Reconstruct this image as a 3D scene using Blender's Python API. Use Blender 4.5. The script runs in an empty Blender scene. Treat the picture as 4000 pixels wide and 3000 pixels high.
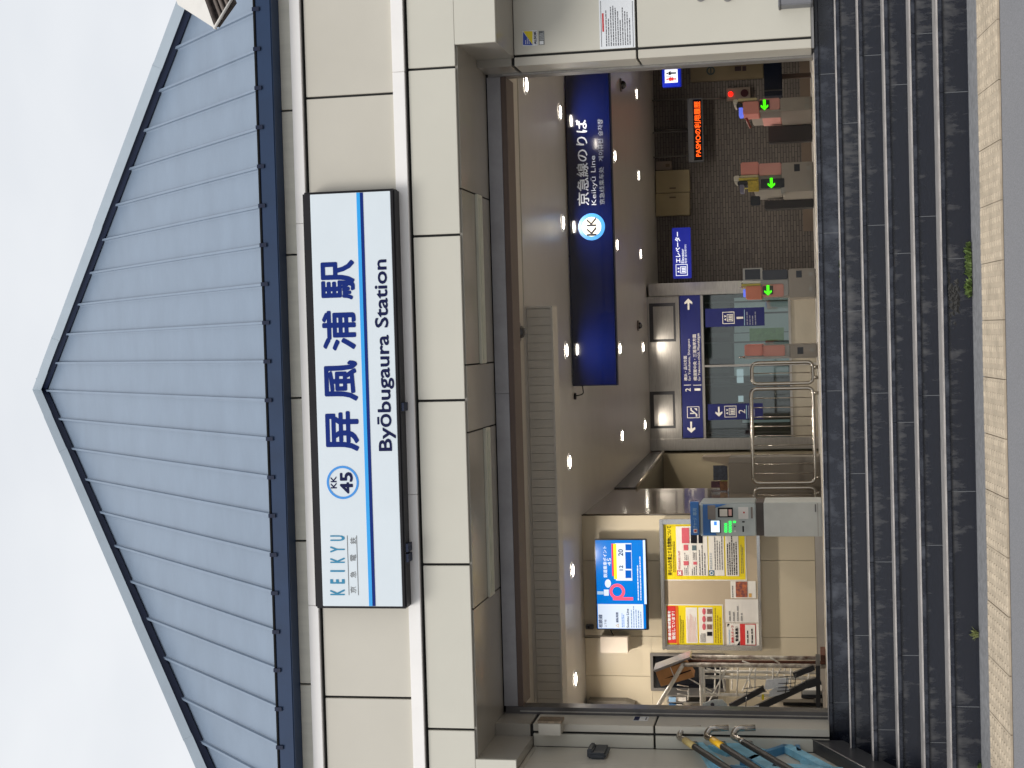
import bpy, bmesh, math, random
from mathutils import Vector, Matrix
random.seed(7)
S = bpy.context.scene
COL = S.collection

# ---------------------------------------------------------------- camera
F = 6050.0
def _n(v): return v.normalized()
_Y = _n(Vector((210., -1170., F)))
_Z = Vector((-700., (F*F-147000)/1170., F)); _Z = _n(_Z - _Y*_Z.dot(_Y))
_X = _Y.cross(_Z)
if _X.x < 0: _X = -_X
CAM = Vector((0, -12, .065))
def _w(a, b, c):
    v = Vector((a, b, c)); return Vector((_X.dot(v), _Y.dot(v), _Z.dot(v)))
_right, _up, _fwd = _w(1, 0, 0), _w(0, 1, 0), _w(0, 0, 1)
cd = bpy.data.cameras.new('camera'); cam = bpy.data.objects.new('camera', cd); COL.objects.link(cam)
m3 = Matrix((-_up, _right, -_fwd)).transposed()
cam.matrix_world = Matrix.Translation(CAM) @ m3.to_4x4()
cd.sensor_width = 36; cd.lens = 36*F/4000; cd.clip_end = 500; cd.clip_start = .1
S.camera = cam

# ---------------------------------------------------------------- sky, sun, exposure
W = bpy.data.worlds.new('World'); S.world = W; W.use_nodes = True
nt = W.node_tree; nt.nodes.clear()
def wn(t, **k):
    n = nt.nodes.new(t)
    for a, b in k.items(): setattr(n, a, b)
    return n
SUN_EL, SUN_AZ = math.radians(40), math.radians(200)
sky = wn('ShaderNodeTexSky', sky_type='NISHITA', sun_disc=False, sun_elevation=SUN_EL, sun_rotation=SUN_AZ)
tc = wn('ShaderNodeTexCoord'); mp = wn('ShaderNodeMapping'); mp.inputs['Scale'].default_value = (1, 1, 2.2)
nz = wn('ShaderNodeTexNoise'); nz.inputs['Scale'].default_value = 1.7; nz.inputs['Detail'].default_value = 5; nz.inputs['Roughness'].default_value = .55
rp = wn('ShaderNodeValToRGB')
rp.color_ramp.elements[0].position = .32; rp.color_ramp.elements[0].color = (.515, .54, .575, 1)
rp.color_ramp.elements[1].position = .62; rp.color_ramp.elements[1].color = (.635, .65, .67, 1)
sc_ = wn('ShaderNodeMix', data_type='RGBA', blend_type='MULTIPLY'); sc_.inputs['Factor'].default_value = 1
sc_.inputs['B'].default_value = (.1, .1, .1, 1)
mx = wn('ShaderNodeMix', data_type='RGBA'); mx.inputs['Factor'].default_value = .95
bg = wn('ShaderNodeBackground'); bg.inputs['Strength'].default_value = 1
ou = wn('ShaderNodeOutputWorld')
L = nt.links.new
L(tc.outputs['Generated'], mp.inputs['Vector']); L(mp.outputs[0], nz.inputs['Vector']); L(nz.outputs['Fac'], rp.inputs['Fac'])
L(sky.outputs[0], sc_.inputs['A']); L(sc_.outputs['Result'], mx.inputs['A']); L(rp.outputs[0], mx.inputs['B'])
L(mx.outputs['Result'], bg.inputs['Color']); L(bg.outputs[0], ou.inputs[0])
sd = bpy.data.lights.new('sun', 'SUN'); sd.energy = 1.45; sd.angle = math.radians(28); sd.color = (1, .975, .94)
so = bpy.data.objects.new('sun', sd); COL.objects.link(so)
_sd = Vector((math.sin(SUN_AZ)*math.cos(SUN_EL), math.cos(SUN_AZ)*math.cos(SUN_EL), math.sin(SUN_EL)))
so.rotation_euler = _sd.to_track_quat('Z', 'Y').to_euler(); so.location = _sd*40
vs = S.view_settings; vs.view_transform = 'Standard'; vs.look = 'None'; vs.gamma = 1; vs.use_curve_mapping = False
vs.exposure = .5

# ---------------------------------------------------------------- measuring helpers
def ray(x, y): return _w(1500.-y, 2000.-x, F)
def P(x, y, Y=None, Z=None, X=None):
    d = ray(x, y)
    t = (Y-CAM.y)/d.y if Y is not None else (Z-CAM.z)/d.z if Z is not None else (X-CAM.x)/d.x
    return CAM + d*t
def R(Y, x0, x1, y0, y1):
    "X0,X1,Z0,Z1 of an upright rectangle standing at depth Y"
    xm, ym = (x0+x1)/2, (y0+y1)/2
    return (P(xm, y1, Y=Y).x, P(xm, y0, Y=Y).x, P(x1, ym, Y=Y).z, P(x0, ym, Y=Y).z)
def ZZ(x, Y, y=1500): return P(x, y, Y=Y).z
def XX(y, Y, x=3200): return P(x, y, Y=Y).x

# ---------------------------------------------------------------- materials
MATS = {}
def mat(name, col, rough=.5, metal=0, var=.06, nscale=3., bump=0., bscale=40., emit=None, es=1, spec=.5, coat=0, stretch=(1, 1, 1), col2=None, aniso=None):
    if name in MATS: return MATS[name]
    m = bpy.data.materials.new(name); m.use_nodes = True; t = m.node_tree
    b = t.nodes['Principled BSDF']
    b.inputs['Roughness'].default_value = rough; b.inputs['Metallic'].default_value = metal
    b.inputs['Specular IOR Level'].default_value = spec; b.inputs['Coat Weight'].default_value = coat
    b.inputs['Coat Roughness'].default_value = .04
    co = t.nodes.new('ShaderNodeTexCoord'); ma = t.nodes.new('ShaderNodeMapping'); ma.inputs['Scale'].default_value = stretch
    # world position keeps the pattern going across neighbouring pieces
    geo = t.nodes.new('ShaderNodeNewGeometry')
    t.links.new(geo.outputs['Position'], ma.inputs['Vector'])
    n = t.nodes.new('ShaderNodeTexNoise'); n.inputs['Scale'].default_value = nscale; n.inputs['Detail'].default_value = 6; n.inputs['Roughness'].default_value = .62
    t.links.new(ma.outputs[0], n.inputs['Vector'])
    r = t.nodes.new('ShaderNodeValToRGB')
    c1 = [max(0, c*(1-var)) for c in col]; c2 = [min(1, c*(1+var)) for c in col] if col2 is None else list(col2)
    r.color_ramp.elements[0].position = .3; r.color_ramp.elements[1].position = .7
    r.color_ramp.elements[0].color = (*c1, 1); r.color_ramp.elements[1].color = (*c2, 1)
    t.links.new(n.outputs['Fac'], r.inputs['Fac']); t.links.new(r.outputs[0], b.inputs['Base Color'])
    if bump:
        n2 = t.nodes.new('ShaderNodeTexNoise'); n2.inputs['Scale'].default_value = bscale; n2.inputs['Detail'].default_value = 3
        t.links.new(ma.outputs[0], n2.inputs['Vector'])
        bp = t.nodes.new('ShaderNodeBump'); bp.inputs['Strength'].default_value = bump; bp.inputs['Distance'].default_value = .01
        t.links.new(n2.outputs['Fac'], bp.inputs['Height']); t.links.new(bp.outputs[0], b.inputs['Normal'])
    if emit:
        b.inputs['Emission Color'].default_value = (*emit, 1); b.inputs['Emission Strength'].default_value = es
    MATS[name] = m; return m
def em(name, col, s=1.0):
    "a lit screen colour"
    return mat(name, tuple(c*.3 for c in col), .2, emit=col, es=s, var=0)

cream = mat('cream_panel', (.535, .50, .425), .34, var=.035, nscale=1.3, bump=.02, bscale=9)
cream_lo = mat('cream_panel_pale', (.565, .54, .46), .32, var=.03, nscale=1.1, bump=.02, bscale=9)
frieze_m = mat('frieze_panel', (.78, .745, .63), .4, var=.07, nscale=2.2, stretch=(6, 1, .6))
white_m = mat('white_ledge', (.84, .81, .775), .35, var=.03)
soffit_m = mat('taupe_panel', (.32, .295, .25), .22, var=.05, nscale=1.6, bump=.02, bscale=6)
black_m = mat('gasket_shade_black', (.008, .008, .008), .7, var=.2, spec=.1)
roof_m = mat('blue_grey_roof', (.18, .23, .30), .38, var=.06, nscale=2.2, bump=.18, bscale=5, stretch=(1, 1, 2.2), spec=.6)
cap_m = mat('pale_blue_cap', (.42, .48, .53), .35, var=.05)
navy_m = mat('navy_metal', (.011, .032, .082), .5, spec=.3, var=.12)
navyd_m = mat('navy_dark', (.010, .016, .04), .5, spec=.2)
steel_m = mat('brushed_steel', (.40, .38, .35), .28, .9, var=.12, nscale=6, stretch=(1, 1, 8))
steeld_m = mat('dull_steel', (.30, .29, .28), .38, .75, var=.12)
tube_m = mat('tube_steel', (.52, .49, .44), .2, 1, var=.05)
rail_m = mat('shutter_rail', (.11, .105, .105), .3, .6, var=.1)
lintel_m = mat('zinc_lintel', (.33, .325, .34), .42, .4, var=.14, nscale=4, bump=.05)
brown_m = mat('brown_edge', (.11, .075, .06), .55)
ceil_m = mat('taupe_ceiling', (.44, .42, .39), .32, var=.04, bump=.03, bscale=30)
ceil2_m = mat('cream_ceiling', (.50, .46, .40), .5, var=.04)
wall_m = mat('ochre_wall_panel', (.52, .46, .345), .38, var=.03, nscale=1.2)
glosswall_m = mat('brown_gloss_wall', (.30, .25, .19), .14, var=.08, coat=.4)
floor_m = mat('pale_bounce_floor', (.34, .32, .29), .35, var=.2, nscale=9)  # floor tone lightened to bounce lamp light up to the ceiling
asphalt_m = mat('asphalt', (.20, .20, .21), .88, var=.22, nscale=120, bump=.5, bscale=220, col2=(.27, .27, .285))
kerb_m = mat('kerb_mortar', (.20, .20, .205), .85, var=.25, nscale=25, bump=.4, bscale=90)
def srgb(r, g, b): return tuple(((c/255+.055)/1.055)**2.4 if c > 10 else c/3294. for c in (r, g, b))

def stone_mat(name, base, stain, lo, hi, rough, stretch, sc, drip=0):
    m = mat(name, base, rough, var=.25, nscale=60, bump=.08, bscale=120, coat=.15)
    t = m.node_tree; b = t.nodes['Principled BSDF']
    geo = t.nodes.new('ShaderNodeNewGeometry'); ma = t.nodes.new('ShaderNodeMapping'); ma.inputs['Scale'].default_value = stretch
    t.links.new(geo.outputs['Position'], ma.inputs['Vector'])
    n = t.nodes.new('ShaderNodeTexNoise'); n.inputs['Scale'].default_value = sc; n.inputs['Detail'].default_value = 8; n.inputs['Roughness'].default_value = .68
    t.links.new(ma.outputs[0], n.inputs['Vector'])
    r = t.nodes.new('ShaderNodeValToRGB'); r.color_ramp.elements[0].position = lo; r.color_ramp.elements[1].position = hi
    r.color_ramp.elements[0].color = (0, 0, 0, 1); r.color_ramp.elements[1].color = (1, 1, 1, 1)
    if drip:
        tc2 = t.nodes.new('ShaderNodeTexCoord'); sx2 = t.nodes.new('ShaderNodeSeparateXYZ'); t.links.new(tc2.outputs['Generated'], sx2.inputs[0])
        mr2 = t.nodes.new('ShaderNodeMapRange'); mr2.inputs['From Min'].default_value = .35; mr2.inputs['From Max'].default_value = 1; mr2.inputs['To Min'].default_value = -.05; mr2.inputs['To Max'].default_value = drip
        t.links.new(sx2.outputs['Z'], mr2.inputs['Value'])
        big = t.nodes.new('ShaderNodeTexNoise'); big.inputs['Scale'].default_value = .9; t.links.new(geo.outputs['Position'], big.inputs['Vector'])
        mb2 = t.nodes.new('ShaderNodeMapRange'); mb2.inputs['From Min'].default_value = .3; mb2.inputs['From Max'].default_value = .7; mb2.inputs['To Min'].default_value = -.19; mb2.inputs['To Max'].default_value = .09
        t.links.new(big.outputs['Fac'], mb2.inputs['Value'])
        a1 = t.nodes.new('ShaderNodeMath'); a1.operation = 'ADD'; a2 = t.nodes.new('ShaderNodeMath'); a2.operation = 'ADD'
        t.links.new(n.outputs['Fac'], a1.inputs[0]); t.links.new(mr2.outputs[0], a1.inputs[1]); t.links.new(a1.outputs[0], a2.inputs[0]); t.links.new(mb2.outputs[0], a2.inputs[1])
        t.links.new(a2.outputs[0], r.inputs['Fac'])
    else: t.links.new(n.outputs['Fac'], r.inputs['Fac'])
    mx = t.nodes.new('ShaderNodeMix'); mx.data_type = 'RGBA'
    old = b.inputs['Base Color'].links[0].from_socket
    t.links.new(old, mx.inputs['A']); mx.inputs['B'].default_value = (*stain, 1)
    t.links.new(r.outputs[0], mx.inputs['Factor']); t.links.new(mx.outputs['Result'], b.inputs['Base Color'])
    mr = t.nodes.new('ShaderNodeMapRange'); mr.inputs['To Min'].default_value = rough; mr.inputs['To Max'].default_value = .7
    t.links.new(r.outputs[0], mr.inputs['Value']); t.links.new(mr.outputs[0], b.inputs['Roughness'])
    return m
granite = stone_mat('black_granite', (.0095, .012, .021), (.07, .078, .098), .48, .80, .22, (2.6, 1.0, 1.6), 3.4)
granite2 = stone_mat('stained_granite', (.0085, .0105, .018), (.15, .145, .14), .46, .92, .24, (5.5, 1.0, 1.6), 3.4, drip=.13)
tread_m = mat('worn_tread', (.27, .255, .245), .75, var=.4, nscale=9, bump=.2, bscale=90, stretch=(1, 6, 1))
nosing_m = mat('nosing_strip', (.42, .39, .37), .5, .1, var=.3, nscale=7)
def brick_material():
    m = mat('dark_brick', (.06, .05, .043), .6, var=.2, nscale=8)
    t = m.node_tree; b = t.nodes['Principled BSDF']
    geo = t.nodes.new('ShaderNodeNewGeometry'); ma = t.nodes.new('ShaderNodeMapping')
    ma.inputs['Rotation'].default_value = (math.radians(-90), 0, 0)
    t.links.new(geo.outputs['Position'], ma.inputs['Vector'])
    br = t.nodes.new('ShaderNodeTexBrick'); br.inputs['Scale'].default_value = 1
    br.inputs['Brick Width'].default_value = .17; br.inputs['Row Height'].default_value = .045; br.inputs['Mortar Size'].default_value = .005
    br.inputs['Color1'].default_value = (.155, .135, .118, 1); br.inputs['Color2'].default_value = (.115, .10, .09, 1); br.inputs['Mortar'].default_value = (.045, .04, .038, 1)
    t.links.new(ma.outputs[0], br.inputs['Vector']); t.links.new(br.outputs['Color'], b.inputs['Base Color'])
    bp = t.nodes.new('ShaderNodeBump'); bp.inputs['Strength'].default_value = .6; bp.inputs['Distance'].default_value = .01; bp.invert = True
    t.links.new(br.outputs['Fac'], bp.inputs['Height']); t.links.new(bp.outputs[0], b.inputs['Normal'])
    return m
brick_m = brick_material()

# ---------------------------------------------------------------- object helpers
def T(name, label, cat, loc=(0, 0, 0), group=None):
    o = bpy.data.objects.new(name, None); COL.objects.link(o); o.location = loc; o.empty_display_size = .1
    o['label'] = label; o['category'] = cat
    if group: o['group'] = group
    return o
def tag(o, label, cat, group=None):
    o['label'] = label; o['category'] = cat
    if group: o['group'] = group
    return o
def wloc(o):
    v = Vector(o.location)
    while o.parent: o = o.parent; v += Vector(o.location)
    return v
def mk(name, vs, fs, m, parent=None, kind=None, label=None, smooth=False):
    vs = [Vector(v) for v in vs]
    lo = Vector(tuple(min(v[i] for v in vs) for i in range(3))); hi = Vector(tuple(max(v[i] for v in vs) for i in range(3)))
    c = (lo+hi)/2
    me = bpy.data.meshes.new(name); me.from_pydata([v-c for v in vs], [], fs); me.materials.append(m)
    bm = bmesh.new(); bm.from_mesh(me); bmesh.ops.recalc_face_normals(bm, faces=bm.faces); bm.to_mesh(me); bm.free()
    if smooth:
        for p in me.polygons: p.use_smooth = True
    o = bpy.data.objects.new(name, me); COL.objects.link(o)
    if parent: o.parent = parent; o.location = c - wloc(parent)
    else: o.location = c
    if kind: o['kind'] = kind
    if label: o['label'] = label
    return o
BF = [(0, 1, 3, 2), (4, 6, 7, 5), (0, 4, 5, 1), (2, 3, 7, 6), (0, 2, 6, 4), (1, 5, 7, 3)]
def bv(x0, x1, y0, y1, z0, z1): return [(x, y, z) for x in (x0, x1) for y in (y0, y1) for z in (z0, z1)]
def box(name, x0, x1, y0, y1, z0, z1, m, parent=None, bev=0, **k):
    x0, x1 = sorted((x0, x1)); y0, y1 = sorted((y0, y1)); z0, z1 = sorted((z0, z1))
    o = mk(name, bv(x0, x1, y0, y1, z0, z1), BF, m, parent, **k)
    if bev:
        b = bmesh.new(); b.from_mesh(o.data)
        bmesh.ops.bevel(b, geom=list(b.edges), offset=min(bev, .45*min(x1-x0, y1-y0, z1-z0)), segments=2, affect='EDGES')
        b.to_mesh(o.data); b.free()
    return o
def pb(name, Y, x0, x1, y0, y1, t, m, parent=None, bev=0, **k):
    "box whose front face stands at depth Y over photo rectangle x0..x1, y0..y1 and goes back by t"
    a = R(Y, x0, x1, y0, y1); return box(name, a[0], a[1], Y, Y+t, a[2], a[3], m, parent, bev, **k)
def prism(name, pts, Y, t, m, parent=None, **k):
    "pts (X,Z) extruded from Y back by t"
    n = len(pts); vs = [(p[0], Y, p[1]) for p in pts]+[(p[0], Y+t, p[1]) for p in pts]
    fs = [tuple(range(n)), tuple(range(2*n-1, n-1, -1))]+[(i, (i+1) % n, n+(i+1) % n, n+i) for i in range(n)]
    return mk(name, vs, fs, m, parent, **k)
def pprism(name, pp, Y, t, m, parent=None, **k):
    return prism(name, [(P(x, y, Y=Y).x, P(x, y, Y=Y).z) for x, y in pp], Y, t, m, parent, **k)
def multi(name, boxes, m, parent=None, **k):
    vs, fs = [], []
    for b in boxes:
        o = len(vs); vs += bv(*b); fs += [tuple(i+o for i in f) for f in BF]
    return mk(name, vs, fs, m, parent, **k)
def sweep(pts, r, n=8, closed=False):
    pts = [Vector(p) for p in pts]; vs, fs = [], []
    N = len(pts); up = None
    for i, p in enumerate(pts):
        a = pts[(i-1) % N] if (i or closed) else p; b = pts[(i+1) % N] if (i < N-1 or closed) else p
        t = (b-a).normalized()
        if up is None: up = t.orthogonal().normalized()
        up = (up - t*up.dot(t)).normalized(); s = t.cross(up)
        rr = r[i] if isinstance(r, (list, tuple)) else r
        for k in range(n):
            an = 2*math.pi*k/n; vs.append(p + (up*math.cos(an)+s*math.sin(an))*rr)
    rng = N if closed else N-1
    for i in range(rng):
        for k in range(n):
            j = (i+1) % N; fs.append((i*n+k, i*n+(k+1) % n, j*n+(k+1) % n, j*n+k))
    if not closed: fs += [tuple(range(n-1, -1, -1)), tuple((N-1)*n+k for k in range(n))]
    return vs, fs
def fillet(pts, r, n=5, closed=False):
    pts = [Vector(p) for p in pts]; out = []; N = len(pts)
    for i, p in enumerate(pts):
        if not closed and i in (0, N-1): out.append(p); continue
        a, b = pts[(i-1) % N], pts[(i+1) % N]
        rr = min(r, (a-p).length*.45, (b-p).length*.45)
        q0, q1 = p+(a-p).normalized()*rr, p+(b-p).normalized()*rr
        for k in range(n+1):
            t = k/n; out.append(q0*(1-t)**2 + p*2*t*(1-t) + q1*t*t)
    return out
def tube(name, pts, r, m, parent=None, n=8, closed=False, **k):
    v, f = sweep(pts, r, n, closed); return mk(name, v, f, m, parent, smooth=True, **k)
def tubes(name, segs, r, m, parent=None, n=6, **k):
    vs, fs = [], []
    for s in segs:
        v, f = sweep(s, r, n); o = len(vs); vs += v; fs += [tuple(i+o for i in q) for q in f]
    return mk(name, vs, fs, m, parent, smooth=True, **k)
def disc(name, c, r, t, m, parent=None, axis='Y', n=24, rz=None, **k):
    vs = []
    rz = rz or r
    for s in (0, t):
        for i in range(n):
            a = 2*math.pi*i/n; u, v = math.cos(a)*r, math.sin(a)*rz
            vs.append((c[0]+u, c[1]+s, c[2]+v) if axis == 'Y' else (c[0]+u, c[1]+v, c[2]+s) if axis == 'Z' else (c[0]+s, c[1]+u, c[2]+v))
    fs = [tuple(range(n)), tuple(range(2*n-1, n-1, -1))]+[(i, (i+1) % n, n+(i+1) % n, n+i) for i in range(n)]
    return mk(name, vs, fs, m, parent, **k)
def ring(name, c, r0, r1, t, m, parent=None, n=40, **k):
    vs = []
    for y in (0, t):
        for r in (r0, r1):
            for i in range(n):
                a = 2*math.pi*i/n; vs.append((c[0]+math.cos(a)*r, c[1]+y, c[2]+math.sin(a)*r))
    fs = []
    for i in range(n):
        j = (i+1) % n
        fs += [(i, j, n+j, n+i), (2*n+i, 3*n+i, 3*n+j, 2*n+j), (i, 2*n+i, 2*n+j, j), (n+i, n+j, 3*n+j, 3*n+i)]
    return mk(name, vs, fs, m, parent, **k)
def text(s, rect, Y, m, parent=None, bold=0., t=.002, name='lettering', n=None, side=None):
    "lettering fitted to rect (X0,X1,Z0,Z1), standing 3 mm proud of the plane at Y and facing the street"
    cu = bpy.data.curves.new('lettering', 'FONT'); cu.body = s; cu.size = 1; cu.resolution_u = 3; cu.fill_mode = 'FRONT'
    to = bpy.data.objects.new('lettering', cu); COL.objects.link(to)
    dg = bpy.context.evaluated_depsgraph_get(); dg.update()
    me = bpy.data.meshes.new_from_object(to.evaluated_get(dg))
    bpy.data.objects.remove(to); bpy.data.curves.remove(cu)
    vs = [v.co for v in me.vertices]
    if not vs: return None
    a0, a1 = min(v.x for v in vs), max(v.x for v in vs); b0, b1 = min(v.y for v in vs), max(v.y for v in vs)
    X0, X1, Z0, Z1 = rect
    a0 -= bold; a1 += bold; b0 -= bold; b1 += bold
    sh = [(0, 0)] + ([(bold*math.cos(k*math.pi/4), bold*math.sin(k*math.pi/4)) for k in range(8)] if bold else [])
    nv, fs = [], []
    for i, (du, dv) in enumerate(sh):
        o = len(nv)
        nv += [(X0+(v.x+du-a0)/(a1-a0)*(X1-X0), Y-t-.0005-i*.00006, Z0+(v.y+dv-b0)/max(b1-b0, 1e-6)*(Z1-Z0)) for v in vs]
        fs += [tuple(j+o for j in p.vertices) for p in me.polygons]
    bpy.data.meshes.remove(me)
    o = mk(name, nv, fs, m, parent)
    return o
def ptext(s, Y, x0, x1, y0, y1, m, parent=None, bold=0., **k): return text(s, R(Y, x0, x1, y0, y1), Y, m, parent, bold, **k)
def fineprint(Y, x0, x1, y0, y1, rows, m, parent, fill=.8, h=.45, name='fine_print', sd=1):
    rnd = random.Random(sd); X0, X1, Z0, Z1 = R(Y, x0, x1, y0, y1); bs = []
    dz = (Z1-Z0)/rows
    for i in range(rows):
        z = Z1-dz*(i+.5); x = X0; end = X0+(X1-X0)*(fill+rnd.uniform(-.18, .18))
        while x < min(end, X1):
            w = rnd.uniform(.3, 1.3)*dz; bs.append((x, min(x+w, X1), Y-.0022, Y-.0006, z-dz*h/2*rnd.uniform(.6, 1), z+dz*h/2*rnd.uniform(.6, 1))); x += w*1.22
    return multi(name, bs, m, parent, kind='stuff')
def arrow(Y, cx, cy, s, ang, m, parent, w=.16, name='arrow'):
    "arrow round photo point cx,cy; s = length in metres; ang 0 = pointing right"
    c = P(cx, cy, Y=Y); L_ = s/2
    pts = [(-L_, -w*s/2), (L_*.25, -w*s/2), (-.02*s, -.34*s), (.16*s, -.34*s-.02*s), (L_, 0), (.16*s, .36*s), (-.02*s, .34*s), (L_*.25, w*s/2), (-L_, w*s/2)]
    ca, sa = math.cos(ang), math.sin(ang)
    return prism(name, [(c.x+a*ca-b*sa, c.z+a*sa+b*ca) for a, b in pts], Y-.0035, .003, m, parent)

# ================================================================ GROUND, ROAD, STAIRS
GY = -1.85
G0 = P(3805, 1600, Y=GY).z
SL = .091
def gz(Y): return G0 + SL*(Y-GY) if Y > -4.6 else G0 + SL*(-4.6-GY) + .035*(Y+4.6)
def PG(x, y):
    d = ray(x, y); t = (G0 - SL*GY + SL*CAM.y - CAM.z)/(d.z-SL*d.y); return CAM+d*t
gy = [60, 20, GY, -3, -4.6, -12, -30, -80, -250]
vs = []; fs = []
for i, yy in enumerate(gy):
    z = G0 if yy > GY else gz(yy)
    vs += [(-200, yy, z-.004), (200, yy, z-.004)]
    if i: fs.append((2*i-2, 2*i-1, 2*i+1, 2*i))
mk('ground', vs, fs, asphalt_m, kind='structure')
road = mk('road', [(-200, -2.81, gz(-2.81)), (200, -2.81, gz(-2.81)), (200, -4.6, gz(-4.6)), (-200, -4.6, gz(-4.6)), (-200, -12, gz(-12)), (200, -12, gz(-12)), (200, -20, gz(-20)), (-200, -20, gz(-20))],
          [(0, 1, 2, 3), (3, 2, 5, 4), (4, 5, 6, 7)], asphalt_m, kind='structure')
mk('kerb_strip', [(-6, GY-.36, gz(GY-.36)+.001), (6, GY-.36, gz(GY-.36)+.001), (6, GY+.05, G0+.001), (-6, GY+.05, G0+.001),
                  (-6, GY-.36, gz(GY-.36)-.1), (6, GY-.36, gz(GY-.36)-.1), (6, GY+.05, G0-.1), (-6, GY+.05, G0-.1)],
   [(0, 1, 2, 3), (4, 5, 6, 7), (0, 1, 5, 4), (2, 3, 7, 6), (0, 3, 7, 4), (1, 2, 6, 5)], kerb_m, kind='structure')
tact_m = mat('tactile_tile', (.44, .365, .27), .8, var=.22, nscale=7, bump=.2, bscale=80)
pave = bpy.data.objects.new('tactile_pavement', None); COL.objects.link(pave); pave['kind'] = 'structure'; pave.location = (0, -2.5, gz(-2.5))
bed = mk('mortar_bed', [(-6, -2.81, gz(-2.81)+.002), (6, -2.81, gz(-2.81)+.002), (6, -2.2, gz(-2.2)+.002), (-6, -2.2, gz(-2.2)+.002)], [(0, 1, 2, 3)], mat('mortar', (.26, .21, .16), .9), pave)
TW = .3405; ty0, ty1 = -2.80, -2.215
def tile_mesh(w):
    vs, fs = [], []
    def bx(x0, x1, y0, y1, z0, z1, tp=0):
        o = len(vs)
        for xx, a in ((x0, 1), (x1, -1)):
            for yy, b in ((y0, 1), (y1, -1)):
                for k, zz in enumerate((z0, z1)): vs.append((xx+a*tp*k, yy+b*tp*k, zz))
        fs.extend([tuple(i+o for i in f) for f in BF])
    bx(0, w, 0, ty1-ty0, -.05, .012)
    for i in range(5):
        for j in range(9):
            cx, cy = w*(i+.5)/5, (ty1-ty0)*(j+.5)/9; bx(cx-.02, cx+.02, cy-.018, cy+.018, .0119, .0175, .007)
    me = bpy.data.meshes.new('tactile_tile'); me.from_pydata(vs, [], fs); me.materials.append(tact_m); return me
tm = tile_mesh(TW-.005)
xs0 = PG(3843, 1251).x
for i in range(-17, 18):
    o = bpy.data.objects.new('tactile_tile', tm); COL.objects.link(o); o.parent = pave
    x = xs0 + i*TW; o.location = Vector((x, ty0, gz(ty0)+random.uniform(-.001, .0015))) - pave.location; o.rotation_euler = (math.atan(SL), 0, random.uniform(-.004, .004))

# stairs
stairs = bpy.data.objects.new('stairs', None); COL.objects.link(stairs); stairs['kind'] = 'structure'; stairs.location = (-.5, -1, G0)
XL = -3.12; XR = 5.2
edges = [3208, 3296, 3383, 3483, 3585, 3690]
zs = [0.0] + [P(x, 1600, Y=-.2-.33*k).z for k, x in enumerate(edges)][1:] + [G0]
joints = {0: [288, 910, 1527, 2141, 2743], 1: [480, 1215, 1850, 2482], 2: [215, 880, 1536, 2195, 2850], 3: [330, 990, 1650, 2560], 4: [130, 845, 1545, 2130, 2900], 5: [360, 1010, 1920, 2760]}
for k in range(6):
    yf = -.2-.33*k; z1 = zs[k]; z0 = zs[k+1]
    st = bpy.data.objects.new('step', None); COL.objects.link(st); st.parent = stairs; st.location = Vector((-.5, yf, z1))-stairs.location
    xl = XL - (.0 if k == 0 else .0)
    back = yf+.33+.02 if k else .35
    box('core', xl+.003, XR, yf+.02, back+.02, z0-.05, z1-.034, mat('joint_mortar', (.22, .225, .23), .8), st)
    xs = sorted([xl]+[P(edges[k]+40, y, Y=yf).x for y in joints[k]]+[XR-1.9, XR])
    for a, b in zip(xs[:-1], xs[1:]):
        jx = .0016
        # tread slab with a rounded nose, and the riser below it
        pr = [(yf-.012, z1-.034), (yf-.018, z1-.026), (yf-.018, z1-.008), (yf-.010, z1), (back, z1), (back, z1-.034)]
        v = [(a+jx, p[0], p[1]) for p in pr]+[(b-jx, p[0], p[1]) for p in pr]; n = len(pr)
        mk('tread_slab', v, [tuple(range(n)), tuple(range(2*n-1, n-1, -1))]+[(i, (i+1) % n, n+(i+1) % n, n+i) for i in range(n)], granite, st)
        box('riser_slab', a+jx, b-jx, yf, yf+.025, z0+(.001 if k < 5 else -.02), z1-.0345, granite2 if k >= 1 else granite, st)
    for b in xs[1:-1]: box('mortar_joint', b-.0017, b+.0017, yf-.001, yf+.02, z0+.002, z1-.035, mat('pale_joint', (.16, .165, .17), .8), st)
    if k:
        box('worn_strip', xl+.01, XR-.01, yf-.004, yf+.322, z1+.0005, z1+.004, tread_m, st)
        box('nosing_strip', xl+.01, XR-.01, yf-.0172, yf+.002, z1-.003, z1+.0065, nosing_m, st)
box('sill_strip', XL+.1, XR-.2, -.06, .02, .0005, .007, nosing_m, stairs)
# interior floor with a row of yellowish warning tiles
box('station_floor', -8, 8, .3705, 20, -.12, -.0, floor_m, kind='structure')
for_t = mat('yellow_tile', (.50, .40, .22), .6, var=.15, nscale=10)
ft = bpy.data.objects.new('floor_tactile_strip', None); COL.objects.link(ft); ft['kind'] = 'structure'; ft.location = (0, .7, 0)
me = bpy.data.meshes.new('tile'); me.from_pydata(bv(0, .296, 0, .296, 0, .006), [], BF); me.materials.append(for_t)
for i in range(-10, 8):
    o = bpy.data.objects.new('tile', me); COL.objects.link(o); o.parent = ft; o.location = Vector((i*.3, .5, .0005))-ft.location

# ================================================================ STATION BUILDING
B = T('station_building', 'cream panelled railway station building with blue pyramid roof over dark steps', 'building', (-.38, 0, 0))
FY = -1.03
# rough masses: core walls behind the cladding
mass = mat('dark_substructure', (.02, .02, .02), .8)
zc0, zc1 = 2.56, 3.93
XA, XB = -4.35, 3.6
box('wall_core', XA+.02, XB-.02, FY+.03, FY+.3, zc0, zc1-.12, mass, B)
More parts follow.
